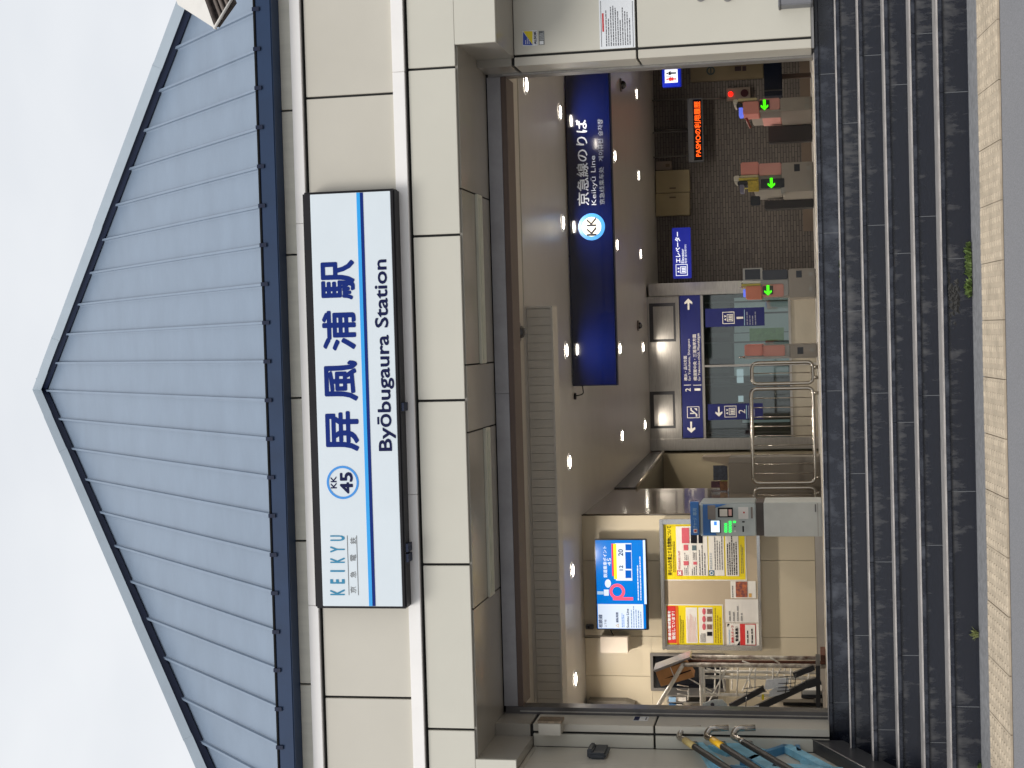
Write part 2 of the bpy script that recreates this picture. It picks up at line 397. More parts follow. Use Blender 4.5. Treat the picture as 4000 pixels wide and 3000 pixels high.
# facade bands; heights from the photograph at its middle
z = {k: ZZ(v, FY) for k, v in dict(g0=1070, g1=1118, f1=1181, l0=1182, l1=1222, s0=1232, s1=1573, m0=1574, m1=1621, p0=1632, p1=1814).items()}
def band(name, ys, xpix, z1, z0, m, y0=FY, t=.028, gap=.009, ends=(XA, XB)):
    xs = sorted([P(xpix, y, Y=y0).x for y in ys]+list(ends))
    for a, b in zip(xs[:-1], xs[1:]):
        box(name, a+gap, b-gap, y0, y0+t, z0, z1, m, B, bev=.003)
band('frieze_panel', [431, 995, 1555, 2113, 2672, -130], 1145, z['g1']+.12, z['f1']+.002, frieze_m, gap=.007)
band('upper_ledge', [872, 2365, -600], 1200, z['l0'], z['l1'], white_m, y0=FY-.035, t=.06, gap=.0012)
band('facade_panel', [372, 960, 1548, 2136, 2724, -216], 1400, z['s0'], z['s1'], cream)
band('lower_ledge', [278, 1932, -1300], 1597, z['m0'], z['m1'], white_m, y0=FY-.035, t=.06, gap=.0012)
band('facade_panel', [266, 920, 1565, 2205, 2848, -380], 1700, z['p0'], z['p1'], cream_lo)
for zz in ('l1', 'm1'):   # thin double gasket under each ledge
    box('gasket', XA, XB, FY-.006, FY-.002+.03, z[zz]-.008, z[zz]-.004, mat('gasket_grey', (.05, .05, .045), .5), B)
# haunches at both ends of the beam
xhR = P(1936, 163, Y=FY).x; zhR = ZZ(1936, FY, 163); xhL = P(2016, 2970, Y=FY).x; zhL = ZZ(2016, FY, 2970)
zs_ = z['p1']
box('beam_end_panel', xhR, XB, FY, FY+.028, zhR, zs_-.001, cream_lo, B, bev=.002)
box('beam_end_side', xhR+.001, xhR+.02, FY+.0285, -.335, zhR, zs_-.003, soffit_m, B)
box('beam_end_underside', xhR+.0205, XB, FY+.0285, -.335, zhR, zhR+.02, soffit_m, B)
# left pier with its glossy return, flush with the beam
box('beam_end_panel', XA, xhL, FY, FY+.028, zhL, zs_-.001, cream_lo, B, bev=.002)
box('beam_end_side', xhL-.02, xhL-.001, FY+.0285, -.335, zhL, zs_-.003, soffit_m, B)
PLX = -3.147
box('beam_end_underside', PLX, xhL-.0205, FY+.0285, -.335, zhL, zhL+.02, soffit_m, B)
zj = ZZ(2555, -.33, 2900)
ymid = P(2400, 2985, X=PLX).y
for a, b in ((-.345, ymid+.003), (ymid-.003, FY-.0)):
    box('pier_panel', PLX-.03, PLX, min(a, b), max(a, b), -.5, zhL-.035, cream, B)
box('pier_panel', XA, PLX-.031, FY, FY+.028, -1, zhL-.02, cream, B)
box('pier_trim', PLX-.028, PLX+.0005, -.345, FY, zhL-.033, zhL-.003, cream, B)
box('pier_core', XA+.02, PLX-.032, FY+.03, -.2, -1, zhL, mass, B)
# soffit with joints and two light troughs
zs2 = zs_-.012
jx = [P(1862, 761, Z=zs2).x, P(1880, 1420, Z=zs2).x, P(1890, 1672, Z=zs2).x, P(1905, 2334, Z=zs2).x]
xr, xl = P(1914, 284, Y=0).x, P(1979, 2777, Y=0).x
xs = [xhL-.02]+sorted(jx)+[xhR+.02]
for a, b in zip(xs[:-1], xs[1:]):
    box('soffit_panel', a+.006, b-.006, FY+.034, -.012, zs2, zs2+.02, soffit_m, B)
box('soffit_backing', xs[0]-.3, xs[-1]+.3, FY+.035, .3, zs2+.021, zs2+.05, black_m, B)
js = sorted(jx)
trough_m = mat('trough_cream', (.56, .55, .45), .35, var=.08)
for a, b, (px, py) in ((js[0], js[1], (1905, 2000)), (js[2], js[3], (1873, 1100))):
    c = P(px, py, Z=zs2).y
    tr = box('light_trough', a+.0, b-.0, c-.085, c+.085, zs2-.022, zs2+.001, trough_m, B, bev=.004)
    box('diffuser', a+.03, b-.03, c-.05, c+.05, zs2-.026, zs2-.0225, mat('trough_glass', (.5, .52, .42), .3, var=.15, nscale=9), tr)
# pilasters each side of the opening (front strip, joint, wide face, return)
PY = -.33
def side_panels(xa_ret, strip, facex, zj, right, top):
    # xa_ret inner edge X; strip outer X; facex far X
    s = 1 if right else -1
    for z0, z1 in ((.02 if right else .0, zj-.008), (zj+.008, top)):
        box('pilaster_panel', xa_ret, xa_ret+s*strip, PY, -.022, z0, z1, cream, B, bev=.003)
        box('pilaster_panel', xa_ret+s*(strip+.02), facex, PY, PY+.03, z0, z1, cream_lo, B, bev=.003)
    box('pilaster_core', xa_ret+s*.01, facex, PY+.031, .0, 0, top+.3, mass, B)
xrp, xlp = 2.075, -2.974
side_panels(xrp, .065, XB+1.4, ZZ(2487, PY, 150), True, zhR-.003)
side_panels(xlp, .055, PLX, ZZ(2556, PY, 2860), False, zhL-.003)
box('base_trim', xrp+.0, XB+1.4, PY+.006, PY+.04, .0, .018, steeld_m, B)
# upper returns inside the beam recess
box('recess_return', xrp, xhR+.02, -.334, -.014, zhR+.0205, zs2-.002, soffit_m, B)
box('recess_return', xlp-.173, xlp, -.334, -.014, zhL+.0205, zs2-.002, soffit_m, B)
# shutter rails and lintel
box('shutter_rail', xlp-.015, xlp+.055, -.02, .12, .001, 2.515, rail_m, B)
box('shutter_rail', xlp+.018, xlp+.026, -.026, -.0205, .001, 2.40, steel_m, B)
box('shutter_rail', xrp-.018, xrp+.04, -.02, .12, .001, 2.515, steeld_m, B)
box('shutter_rail', xrp-.012, xrp-.004, -.026, -.0205, .001, 2.40, steel_m, B)
zl1 = zs2-.001; zl0 = ZZ(1988, .0); 
xsplit = P(1970, 1537, Y=0).x
for a, b in ((xlp+.056, xsplit-.001), (xsplit+.001, xrp-.019)):
    box('lintel', a, b, -.01, .05, zl0, zl1-.006, lintel_m, B, bev=.002)
box('lintel_edge', xlp+.056, xrp-.019, -.004, .30, zl0-.045, zl0-.001, brown_m, B, bev=.002)
box('lintel_back', xlp, xrp, .051, .3, zl0-.001, zl1, mass, B)
# roof
XC, WR, ZE, ZA = -.385, 4.02, ZZ(1025, -1.16, 500), 7.80
YE = -1.16; YAp = YE+WR
apex = P(181, 1520, Y=YAp); ZA = apex.z; XC = apex.x
roof = mk('roof', [(XC-WR, YE, ZE-.012), (XC+WR, YE, ZE-.012), (XC+WR, YE+2*WR, ZE-.012), (XC-WR, YE+2*WR, ZE-.012), (XC, YAp, ZA-.012)], [(0, 1, 4), (1, 2, 4), (2, 3, 4), (3, 0, 4), (0, 3, 2, 1)], roof_m, B)
nrm = Vector((0, -(ZA-ZE), WR)).normalized()
def RP(X, t, h=0): return Vector((X, YE+t, ZE+(ZA-ZE)*t/WR)) + nrm*h
seam_y = [-263, -112, 40, 195, 347, 500, 652, 805, 958, 1110, 1260, 1411, 1562, 1712, 1862, 2011, 2163, 2312, 2463, 2612, 2763, 2912, 3063, 3214, 3365]
sx = sorted(P(1030+.033*y, y, Y=YE).x for y in seam_y)
sx = [x for x in sx if XC-WR < x < XC+WR]
for a, b in zip([XC-WR]+sx, sx+[XC+WR]):
    pts = [(a, 0), (b, 0), (b, WR-abs(b-XC))]
    if a < XC < b: pts.append((XC, WR))
    pts.append((a, WR-abs(a-XC)))
    pts = [p for i, p in enumerate(pts) if i == 0 or p != pts[i-1]]
    if (pts[-1][1] < 1e-6): pts.pop()
    n = len(pts); rs = random.uniform(0, .0012)
    v = [RP(p[0]+(.004 if p[0] == a else -.004 if p[0] == b else 0), p[1], rs) for p in pts]+[RP(p[0], p[1], -.011) for p in pts]
    mk('roof_panel', v, [tuple(range(n)), tuple(range(2*n-1, n-1, -1))]+[(i, (i+1) % n, n+(i+1) % n, n+i) for i in range(n)], roof_m, roof)
for x in sx:
    t1 = WR-abs(x-XC)-.04
    if t1 < .1: continue
    w = .011
    prof = [(-w*2.2, 0), (-w, .006), (-w*.8, .03), (w*.8, .03), (w, .006), (w*2.2, 0)]
    v = []
    for t in (0, t1): v += [RP(x+q[0], t, q[1]+.0005) for q in prof]
    n = 6
    mk('seam', v, [tuple(range(n)), tuple(range(2*n-1, n-1, -1))]+[(i, (i+1) % n, n+(i+1) % n, n+i) for i in range(n)], roof_m, roof)
def beam(name, p, q, w, h, off, m, parent, side=Vector((1, 0, 0))):
    d = (q-p).normalized(); s = d.cross(Vector((0, 0, 1))).normalized(); u = s.cross(d).normalized()
    if u.z < 0: u = -u
    v = []
    for e in (p, q):
        for a, b in ((-w, 0), (w, 0), (w, h), (-w, h)): v.append(e+s*a+u*(b+off))
    return mk(name, v, [(0, 1, 2, 3), (7, 6, 5, 4), (0, 4, 5, 1), (1, 5, 6, 2), (2, 6, 7, 3), (3, 7, 4, 0)], m, parent)
for sgn, brk in ((1, [0, .33, .62, .87, .945, 1]), (-1, [0, .3, .50, .85, .93, 1])):
    for fr, dpt in ((1, 0), (-1, 2*WR)):
        c0 = Vector((XC+sgn*WR, YE+dpt, ZE)); a0 = Vector((XC, YAp, ZA)); c0 = c0+(c0-a0).normalized()*.08
        beam('hip_riser', c0, a0, .05, .06, -.01, navyd_m, roof)  # dark navy tone carries the shade under the hip cap
        if fr == 1:
            for i, (u0, u1) in enumerate(zip(brk[:-1], brk[1:])):
                beam('hip_cap', c0.lerp(a0, u0+.0005), c0.lerp(a0, min(u1+.004, 1)), .075+.002*(i % 2), .08, .045+.003*(i % 2), cap_m, roof)
        else: beam('hip_cap', c0, a0, .075, .10, .045, cap_m, roof)
# eave edge, gutter and its brackets
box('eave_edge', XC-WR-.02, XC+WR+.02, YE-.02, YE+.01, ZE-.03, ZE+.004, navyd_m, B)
zg1 = ZZ(1043, -1.21); zg0 = ZZ(1105, -1.21)
gut = box('gutter', XC-WR-.1, XC+WR+.1, -1.21, FY-.001, zg0, zg1, navy_m, B, bev=.008)
box('eave_shadow_strip', XC-WR-.1, XC+WR+.1, -1.2135, -1.2, zg1+.0005, zg1+.014, black_m, B)  # black strip added as the eave's shadow along the gutter top
box('gutter', XC+WR-.02, XC+WR+.1, FY, YE+2*WR, zg0, zg1, navy_m, B)
box('gutter', XC-WR-.1, XC-WR+.02, FY, YE+2*WR, zg0, zg1, navy_m, B)
for x in sx:
    multi('gutter_bracket', [(x-.014, x+.014, -1.224, -1.2105, zg1-.035, zg1+.018), (x-.012, x+.012, -1.2105, -1.15, zg1+.002, zg1+.018)], navyd_m, B)
# rest of the body of the building
body = mat('render_wall', (.5, .47, .42), .7)
for a in ((XC-WR+.15, XC-WR+.4), (XC+WR-.4, XC+WR-.15)):
    box('side_wall', a[0], a[1], FY+.31, YE+2*WR-.2, -1.2, zc1-.06, body, B)
box('rear_wall', XC-WR+.15, XC+WR-.15, YE+2*WR-.2, YE+2*WR, 2.7, zc1-.06, body, B)

# platform building behind, holds the concourse (only its inside is seen)
def struct(name, *a, **k): return box(name, *a, kind='structure', **k)
CZ = 2.53
struct('ceiling', -8, 8, .301, 20, CZ, CZ+.1, ceil_m)
struct('side_wall', 6.0, 6.2, .3, 20, -.1, CZ, brick_m)
struct('side_wall', -6.2, -6.0, .3, 20, -.1, CZ, wall_m)
struct('entrance_wall', -8, xlp-.02, .05, .3, -.1, 3, body)
struct('entrance_wall', xrp+.04, 8, .05, .3, -.1, 3, body)

# ================================================================ MAIN SIGN
SY = -1.20
s_px = (1234, 1562, 754, 2370)
SG = T('station_name_sign', 'long white station name sign with blue and cyan stripe above the entrance', 'sign', (XX(1560, SY, 1400), SY, ZZ(1580, SY)))
a = R(SY, 1226, 1570, 742, 2378)
face = R(SY, 1236, 1548, 752, 2368)
box('sign_frame', a[0], a[1], SY+.004, FY-.001, face[2]-.03, z['s0']+.001, mat('sign_frame_dark', (.014, .013, .015), .4, var=.2, spec=.15), SG, bev=.012)
face_m = mat('sign_face', (.60, .655, .69), .25, var=.02, emit=(.75, .82, .86), es=.06)
box('sign_face', face[0], face[1], SY, SY+.01, face[2], face[3], face_m, SG, bev=.002)
blue_t = mat('sign_navy', (.003, .02, .17), .5, var=.05, spec=.12); cy_m = mat('sign_cyan', (.0, .33, .78), .4, var=.03); bk_m = mat('print_black', (.010, .010, .014), .5, spec=.15)
teal_m = mat('sign_teal', (.0, .20, .36), .5, var=.1, nscale=30)
zc_ = ZZ(1429.5, SY, 1560); zb_ = ZZ(1417, SY, 1560); zd_ = ZZ(1441, SY, 1560)
box('cyan_stripe', face[0]+.002, face[1]-.002, SY-.003, SY-.0005, ZZ(1430.5, SY, 1560), ZZ(1417, SY, 1560), cy_m, SG)
box('navy_stripe', face[0]+.002, face[1]-.002, SY-.003, SY-.0005, ZZ(1442.5, SY, 1560), ZZ(1430.6, SY, 1560), blue_t, SG)
for ch, x0, x1, y0, y1 in (('屏', 1272, 1402, 1606, 1763), ('風', 1267, 1398, 1408, 1567), ('浦', 1259, 1391, 1213, 1370), ('駅', 1254, 1386, 1016, 1172)):
    ptext(ch, SY, x0, x1, y0, y1, blue_t, SG, bold=.026)
navt = mat('sign_text_navy', (.004, .008, .055), .5, spec=.12)
ptext('Byōbugaura Station', SY, 1466, 1537, 1013, 1762, navt, SG, bold=.02)
c = P(1339, 1884.5, Y=SY); rr = 68*10.8/6050
ring('number_ring', (c.x, SY-.003, c.z), rr*.865, rr, .0025, mat('ring_blue', (.02, .25, .68), .4), SG)
ptext('KK', SY, 1292, 1315, 1861, 1908, navt, SG, bold=.02); ptext('45', SY, 1328, 1379, 1844, 1928, navt, SG, bold=.03)
for ch, y0, y1 in (('K', 2302, 2325), ('E', 2262, 2280), ('I', 2227, 2234), ('K', 2178, 2199), ('Y', 2134, 2158), ('U', 2091, 2113)):
    ptext(ch, SY, 1290, 1347, y0, y1, teal_m, SG, bold=.03)
gl = mat('thin_grey_line', (.12, .12, .12), .5)
for xx in (1359.5, 1396): pb('rule_line', SY-.0025, xx-1, xx+1, 2092, 2325, .002, gl, SG)
for ch, y in (('京', 2304), ('急', 2244), ('電', 2179), ('鉄', 2112)): ptext(ch, SY, 1368, 1391, y-13, y+13, gl, SG)
for y in (1590, 2142, 2182):
    x = P(1580, y, Y=SY).x; box('sign_bracket', x-.03, x+.03, SY+.02, FY-.04, face[2]-.05, face[2]-.031, navyd_m, SG)

# ================================================================ WALL FITTINGS OUTSIDE
wh_m = mat('printed_white', (.72, .73, .74), .4, var=.03); yel_m = mat('print_yellow', (.72, .58, .01), .4, var=.04); bl2 = mat('print_blue', (.02, .06, .38), .4)
st = T('security_sticker', 'blue and yellow security company sticker with black lettering, right of the entrance', 'sticker', P(2084, 150, Y=PY-.004))
Yp = PY-.003
pb('sticker_sheet', Yp, 2041, 2099, 119, 179, .002, wh_m, st)
pprism('blue_triangle', [(2043, 176), (2043, 124), (2081, 176)], Yp-.002, .0015, bl2, st)
pprism('yellow_triangle', [(2044, 122), (2080, 122), (2080, 174)], Yp-.002, .0015, yel_m, st)
t_ = text('ALSOK', (P(2091, 174, Y=PY).x, P(2091, 122, Y=PY).x, ZZ(2096, PY, 150), ZZ(2086, PY, 150)), Yp-.001, navt, st, bold=.03)
fineprint(Yp-.001, 2050, 2070, 150, 172, 3, wh_m, st, name='small_print')
s2 = T('camera_notice_sticker', 'small grey security notice label just below the blue and yellow sticker', 'sticker', P(2116, 148, Y=PY-.004))
pb('label_sheet', Yp, 2105, 2126, 121, 175, .002, mat('label_grey', (.12, .13, .13), .4), s2)
pb('label_mark', Yp-.002, 2108, 2123, 160, 173, .0015, wh_m, s2)
fineprint(Yp-.001, 2107, 2124, 124, 157, 4, wh_m, s2, sd=3)
s3 = T('paper_notice', 'white laminated paper notice with red heading taped to the wall right of the entrance', 'notice', P(2410, 95, Y=PY-.004))
pb('paper_sheet', Yp, 2341, 2479, -12, 189, .002, mat('laminated_paper', (.74, .76, .78), .15, coat=.6), s3)
rd_m = mat('print_red', (.55, .03, .03), .4); gr_m = mat('print_grey', (.10, .10, .11), .5)
pb('red_heading', Yp-.0015, 2352, 2358.5, 52, 124, .001, rd_m, s3, label='row of red heading characters')
fineprint(Yp, 2363, 2464, 14, 178, 11, gr_m, s3, fill=.75, sd=5)
multi('paper_border', [(*R(Yp, 2347, 2349, 4, 183)[:2], Yp-.0015, Yp-.0006, *R(Yp, 2347, 2349, 4, 183)[2:]), (*R(Yp, 2471, 2473, 4, 183)[:2], Yp-.0015, Yp-.0006, *R(Yp, 2471, 2473, 4, 183)[2:])], gr_m, s3)
# sensor box on the glossy return of the left pier
g = P(2336, 2950, X=PLX)
sb = T('wall_sensor', 'dark grey sensor box with a small hood on the left pier', 'sensor', g)
dk_m = mat('dark_plastic', (.035, .04, .048), .4, var=.15)
a0, a1 = P(2300, 2950, X=PLX).z, P(2376, 2950, X=PLX).z
box('housing', PLX, PLX+.05, g.y-.13, g.y+.13, a1, a0-.02, dk_m, sb, bev=.015)
box('hood', PLX, PLX+.072, g.y-.10, g.y+.09, a0-.045, a0, dk_m, sb, bev=.01)
# metal motor box at the upper left corner
mb = T('corner_motor_box', 'small cream metal box fixed under the left end of the beam', 'fitting', P(2145, 2850, Y=-.45))
pb('case', -.50, 2103, 2190, 2828, 2874, .165, mat('aged_cream_metal', (.45, .42, .36), .4, .2, var=.12), mb, bev=.004)
pb('top_plate', -.49, 2099, 2192, 2818, 2828, .15, mat('rusty_plate', (.20, .15, .10), .5, .3, var=.4, nscale=30), mb)
sk = T('return_sticker', 'narrow black and white sticker inside the left door return', 'sticker', P(2505, 2808, X=xlp+.001))
p0, p1 = P(2475, 2808, X=xlp), P(2533, 2808, X=xlp)
box('sticker_sheet', xlp+.0005, xlp+.002, p0.y-.06, p0.y+.07, p1.z, p0.z, wh_m, sk)
box('dark_block', xlp+.0022, xlp+.003, p0.y-.055, p0.y+.065, p0.z-.045, p0.z-.004, navt, sk)
box('dark_block', xlp+.0022, xlp+.003, p0.y-.04, p0.y+.05, p1.z+.012, p1.z+.022, gr_m, sk)
# small lamps and grey box cut by the right edge of the view
for px, lab in ((2748, 'upper small metal wall hook at the right edge of the wall'), (2853, 'lower small metal wall hook at the right edge of the wall')):
    c = P(px, -12, Y=PY); k = T('wall_hook', lab, 'hook', c, 'metal wall hooks')
    tube('hook_arm', fillet([c+Vector((0, 0, .03)), c+Vector((0, -.06, .03)), c+Vector((0, -.06, -.03))], .03), .014, steeld_m, k)
    disc('back_plate', (c.x, PY-.008, c.z+.02), .035, .0075, steeld_m, k)
c = P(3110, -30, Y=PY); ub = T('grey_utility_box', 'grey metal utility box at the foot of the right wall', 'box', (c.x, PY-.1, 0))
q = R(PY-.15, 3045, 3172, -110, 17); box('cabinet', q[0], q[1], PY-.15, PY-.001, q[2], q[3], mat('utility_grey', (.17, .17, .18), .5), ub, bev=.008)
box('lid', q[0]-.006, q[1]+.006, PY-.158, PY-.0005, q[3], q[3]+.012, mat('utility_grey', (.2, .2, .2)), ub, bev=.003)

# ================================================================ LEFT HANDRAILS, BLUE FRAME, GRANITE STRINGER
SX = -3.05
pts = [P(3105, 2852, X=SX), P(3378, 3000, X=SX)]
dy = pts[1]-pts[0]; slope = dy.z/dy.y
yb, zb = -.34, pts[0].z+slope*(-.34-pts[0].y)
ye = -2.2; ze = zb+slope*(ye-yb)
v = [(SX, yb, -.1), (SX, yb, zb), (SX, ye, ze), (SX, ye, G0-.1), (SX-.095, yb, -.1), (SX-.095, yb, zb), (SX-.095, ye, ze), (SX-.095, ye, G0-.1)]
bl = T('stair_stringer', 'sloping black granite side wall along the left edge of the steps', 'side wall', (SX, -1.2, G0))
mk('stringer_slab', v, [(0, 1, 2, 3), (7, 6, 5, 4), (0, 4, 5, 1), (1, 5, 6, 2), (2, 6, 7, 3), (0, 3, 7, 4)], mat('grey_granite', (.04, .04, .043), .3, var=.3, nscale=70), bl)
tube('stringer_edge', [(SX+.003, yb, zb+.002), (SX+.003, ye, ze+.002)], .004, steeld_m, bl)
yel2 = mat('yellow_tape', (.75, .42, .01), .45, var=.08); yel3 = mat('faded_tape', (.55, .42, .16), .55, var=.1)
darkt = mat('dark_tube', (.022, .02, .018), .55, 0, spec=.3, var=.1)
HX = -2.99
def handrail(label, tip, bend, sleeve, y_end, end, tm_, X, sl=True):
    p1, p2 = P(*bend, X=X), P(*end, X=X)
    d = (p2-p1).normalized(); far = p1+d*3.0
    h = T('handrail', label, 'handrail', p1, 'steel handrails left of the steps')
    tp = P(*tip, X=X)
    crook = [p1+Vector((.0, .01, .0)), p1+Vector((.0, .07, .05)), Vector((X+.05, p1.y+.12, p1.z+.02)), Vector((X+.055, p1.y+.13, p1.z-.12))]
    tube('end_bend', fillet([p1-d*-.1]+crook, .06), .024, tube_m, h, n=12)
    tube('rail', [p1+d*.09, far], .024, darkt, h, n=12)
    tube('bracket', fillet([p1+d*.1, p1+d*.1+Vector((0, .04, -.05)), p1+Vector((-.05, .05, -.1))], .03), .009, tube_m, h)
    if sl: tube('tape_sleeve', [p1+d*.02, p1+d*.21], .0262, tm_, h, n=12)
    return h
handrail('upper steel handrail with bright yellow tape by the left door pier', (2838, 2850), (2780, 2888), 1, 0, (2950, 2998), yel2, HX)
handrail('lower dark steel handrail without tape by the left door pier', (2946, 2850), (2885, 2888), 1, 0, (3072, 2998), yel2, HX, sl=False)
handrail('rearmost steel handrail with faded yellow tape beside the blue frame', (2666, 2884), (2672, 2890), 1, 0, (2836, 2998), yel3, -3.05)
blue_m = mat('pale_blue_paint', (.24, .54, .70), .4, var=.28, nscale=7)
blue_s = mat('blue_paint', (.07, .22, .38), .4, var=.2, nscale=9)
BX = -3.09
bf = T('blue_folding_frame', 'pale blue painted steel frame with diagonal braces, standing behind the left handrails', 'frame', P(3000, 2950, X=BX))
def bbar(p, q, w, m=blue_m, t=.05, nm='brace', X=BX):
    a, b = P(*p, X=X), P(*q, X=X); d = (b-a).normalized(); s = Vector((0, -d.z, d.y))*w/2
    v = [a+s, b+s, b-s, a-s]; v = v+[k+Vector((-t, 0, 0)) for k in v]
    mk(nm, v, [(0, 1, 2, 3), (7, 6, 5, 4), (0, 4, 5, 1), (1, 5, 6, 2), (2, 6, 7, 3), (3, 7, 4, 0)], m, bf)
bbar((2722, 2893), (3122, 2905), .035, nm='top_bar')
bbar((3112, 2900), (3122, 2932), .03, blue_s, nm='end_bar')
bbar((2730, 2900), (2870, 3030), .06); bbar((2850, 2898), (3080, 3030), .11); bbar((3068, 2906), (3300, 3030), .075)
bbar((2968, 2940), (3072, 2908), .045, blue_s, t=.09); bbar((2900, 2975), (2960, 2948), .045, blue_s, t=.09)
bbar((3020, 2985), (3290, 3004), .09); bbar((2735, 2893), (2850, 2935), .06, X=BX-.02); bbar((2840, 2902), (2985, 2930), .06, X=BX-.03); bbar((2990, 2902), (3110, 2912), .05, X=BX-.02); bbar((2850, 2990), (3010, 3020), .05, blue_s)
bbar((2760, 2898), (2960, 2925), .05, X=BX-.03)
bbar((2725, 2898), (2800, 3020), .05, X=BX-.03); bbar((2870, 2990), (3120, 2998), .06, blue_m, X=BX-.03); bbar((3140, 2960), (3270, 3010), .07, blue_m, X=BX-.02)

# ================================================================ CANOPY CORNER top right
kx = T('street_canopy', 'corner of a white metal canopy with a rusty underside, hanging in at the top right', 'canopy', (3.2, -5, 5))
D_ = -5.0
rk = mat('rusty_brown', (.045, .032, .026), .7, var=.5, nscale=40, bump=.3, bscale=60); cw = mat('chalky_white', (.66, .63, .58), .5, var=.06, nscale=8, bump=.1, bscale=30)
A = P(840, 112, Y=D_)          # lowest corner
Bp = P(697, 20, Y=D_+.25); Cc = P(800, -60, Y=D_+.15); Dd = P(905, 4, Y=D_+.10)
v1 = (Bp-A); v2 = (P(800, 0, Y=D_+.1)-A); v3 = (Dd-A)
E2 = A+v1*1.25; 
u = v2.normalized()
k1 = [A, A+v1*1.02, A+v1*1.02+v2*3, A+v2*3]
th = Vector((0, .03, 0))
mk('fascia_plate', k1+[q+th for q in k1], [(0, 1, 2, 3), (7, 6, 5, 4), (0, 4, 5, 1), (1, 5, 6, 2), (2, 6, 7, 3), (3, 7, 4, 0)], cw, kx)
w3 = v3*1.0
k2 = [A+w3*.03+u*.02, A+v3*1.02, A+v3*1.02+v2*3, A+v2*3+w3*.03]
k2 = [q+Vector((0, .035, 0)) for q in k2]
mk('underside', k2+[q+th for q in k2], [(0, 1, 2, 3), (7, 6, 5, 4), (0, 4, 5, 1), (1, 5, 6, 2), (2, 6, 7, 3), (3, 7, 4, 0)], rk, kx)
tube('rim', [A+Vector((0, -.01, 0)), A+v3*1.02+Vector((0, -.01, 0)), A+v3*1.02+v2*3+Vector((0, -.01, 0))], .007, cw, kx)
tube('rim', [A+v3*.10, A+v2*2.5+v3*.10], .010, rk, kx)
for f_ in (.35, .55, .78): tube('rib', [A+v3*f_+u*.02*f_+Vector((0, .01, 0)), A+v3*f_*.85+v2*2.6+Vector((0, .01, 0))], .009, mat('rusty_rib', (.16, .13, .11), .6, var=.3), kx)
tube('support_pole', [A+v2*3+Vector((.1, .05, -.1)), A+v2*3+Vector((.5, .1, 0)), Vector((A.x+1.2, D_+.1, A.z)), Vector((A.x+1.2, D_+.1, gz(D_)))], .04, steeld_m, kx)

# ================================================================ CONCOURSE
# ceiling pieces near the door
cs = T('ceiling_spandrel', 'cream ceiling strip and long ribbed bulkhead just inside the entrance', 'ceiling panel', (-1.4, 2, CZ))
y1_ = P(2047, 1500, Z=CZ).y
box('cream_strip', xlp-.3, xrp+.3, .302, y1_, CZ-.012, CZ-.0005, ceil2_m, cs)
box('edge_trim', xlp-.3, xrp+.3, y1_+.001, y1_+.03, CZ-.02, CZ-.0005, mat('pale_trim', (.5, .47, .42), .4), cs)
BK = 1.3
sxa, sxb = P(2110, 2860, Y=BK).x, P(2110, 1205, Y=BK).x
zbk = ZZ(2168, BK, 1900)
n = 50; dx = (sxb-sxa)/n
sm = mat('slat_paint', (.50, .47, .41), .5)
sme = bpy.data.meshes.new('slat'); sme.from_pydata(bv(0, dx-.003, 0, .012, 0, CZ-zbk-.03), [], BF); sme.materials.append(sm)
for i in range(n):
    o = bpy.data.objects.new('slat', sme); COL.objects.link(o); o.parent = cs; o.location = Vector((sxa+i*dx, BK, zbk))-cs.location
box('bulkhead_core', sxa, sxb, BK+.013, BK+.25, zbk+.001, CZ-.001, mat('slat_gap', (.40, .37, .32), .6), cs)
for a, b in ((zbk-.02, zbk-.001), (CZ-.028, CZ-.0015)): box('slat_frame', sxa-.03, sxb+.02, BK-.012, BK+.012 if a > zbk else BK+.25, a, b, mat('trim_taupe', (.5, .47, .42)), cs)
box('slat_frame', sxb+.001, sxb+.02, BK-.010, BK+.25, zbk, CZ-.03, mat('trim_taupe', (.5, .47, .42)), cs)
# access hatch line seen by the left of the cream strip
mk('hatch_frame', [(P(2010, 2545, Z=CZ-.013).x, .6, CZ-.013), (P(2010, 2545, Z=CZ-.013).x+.008, .6, CZ-.013), (P(2010, 2545, Z=CZ-.013).x+.008, 1.0, CZ-.013), (P(2010, 2545, Z=CZ-.013).x, 1.0, CZ-.013)], [(0, 1, 2, 3)], mat('trim_shade', (.25, .22, .19)), cs)

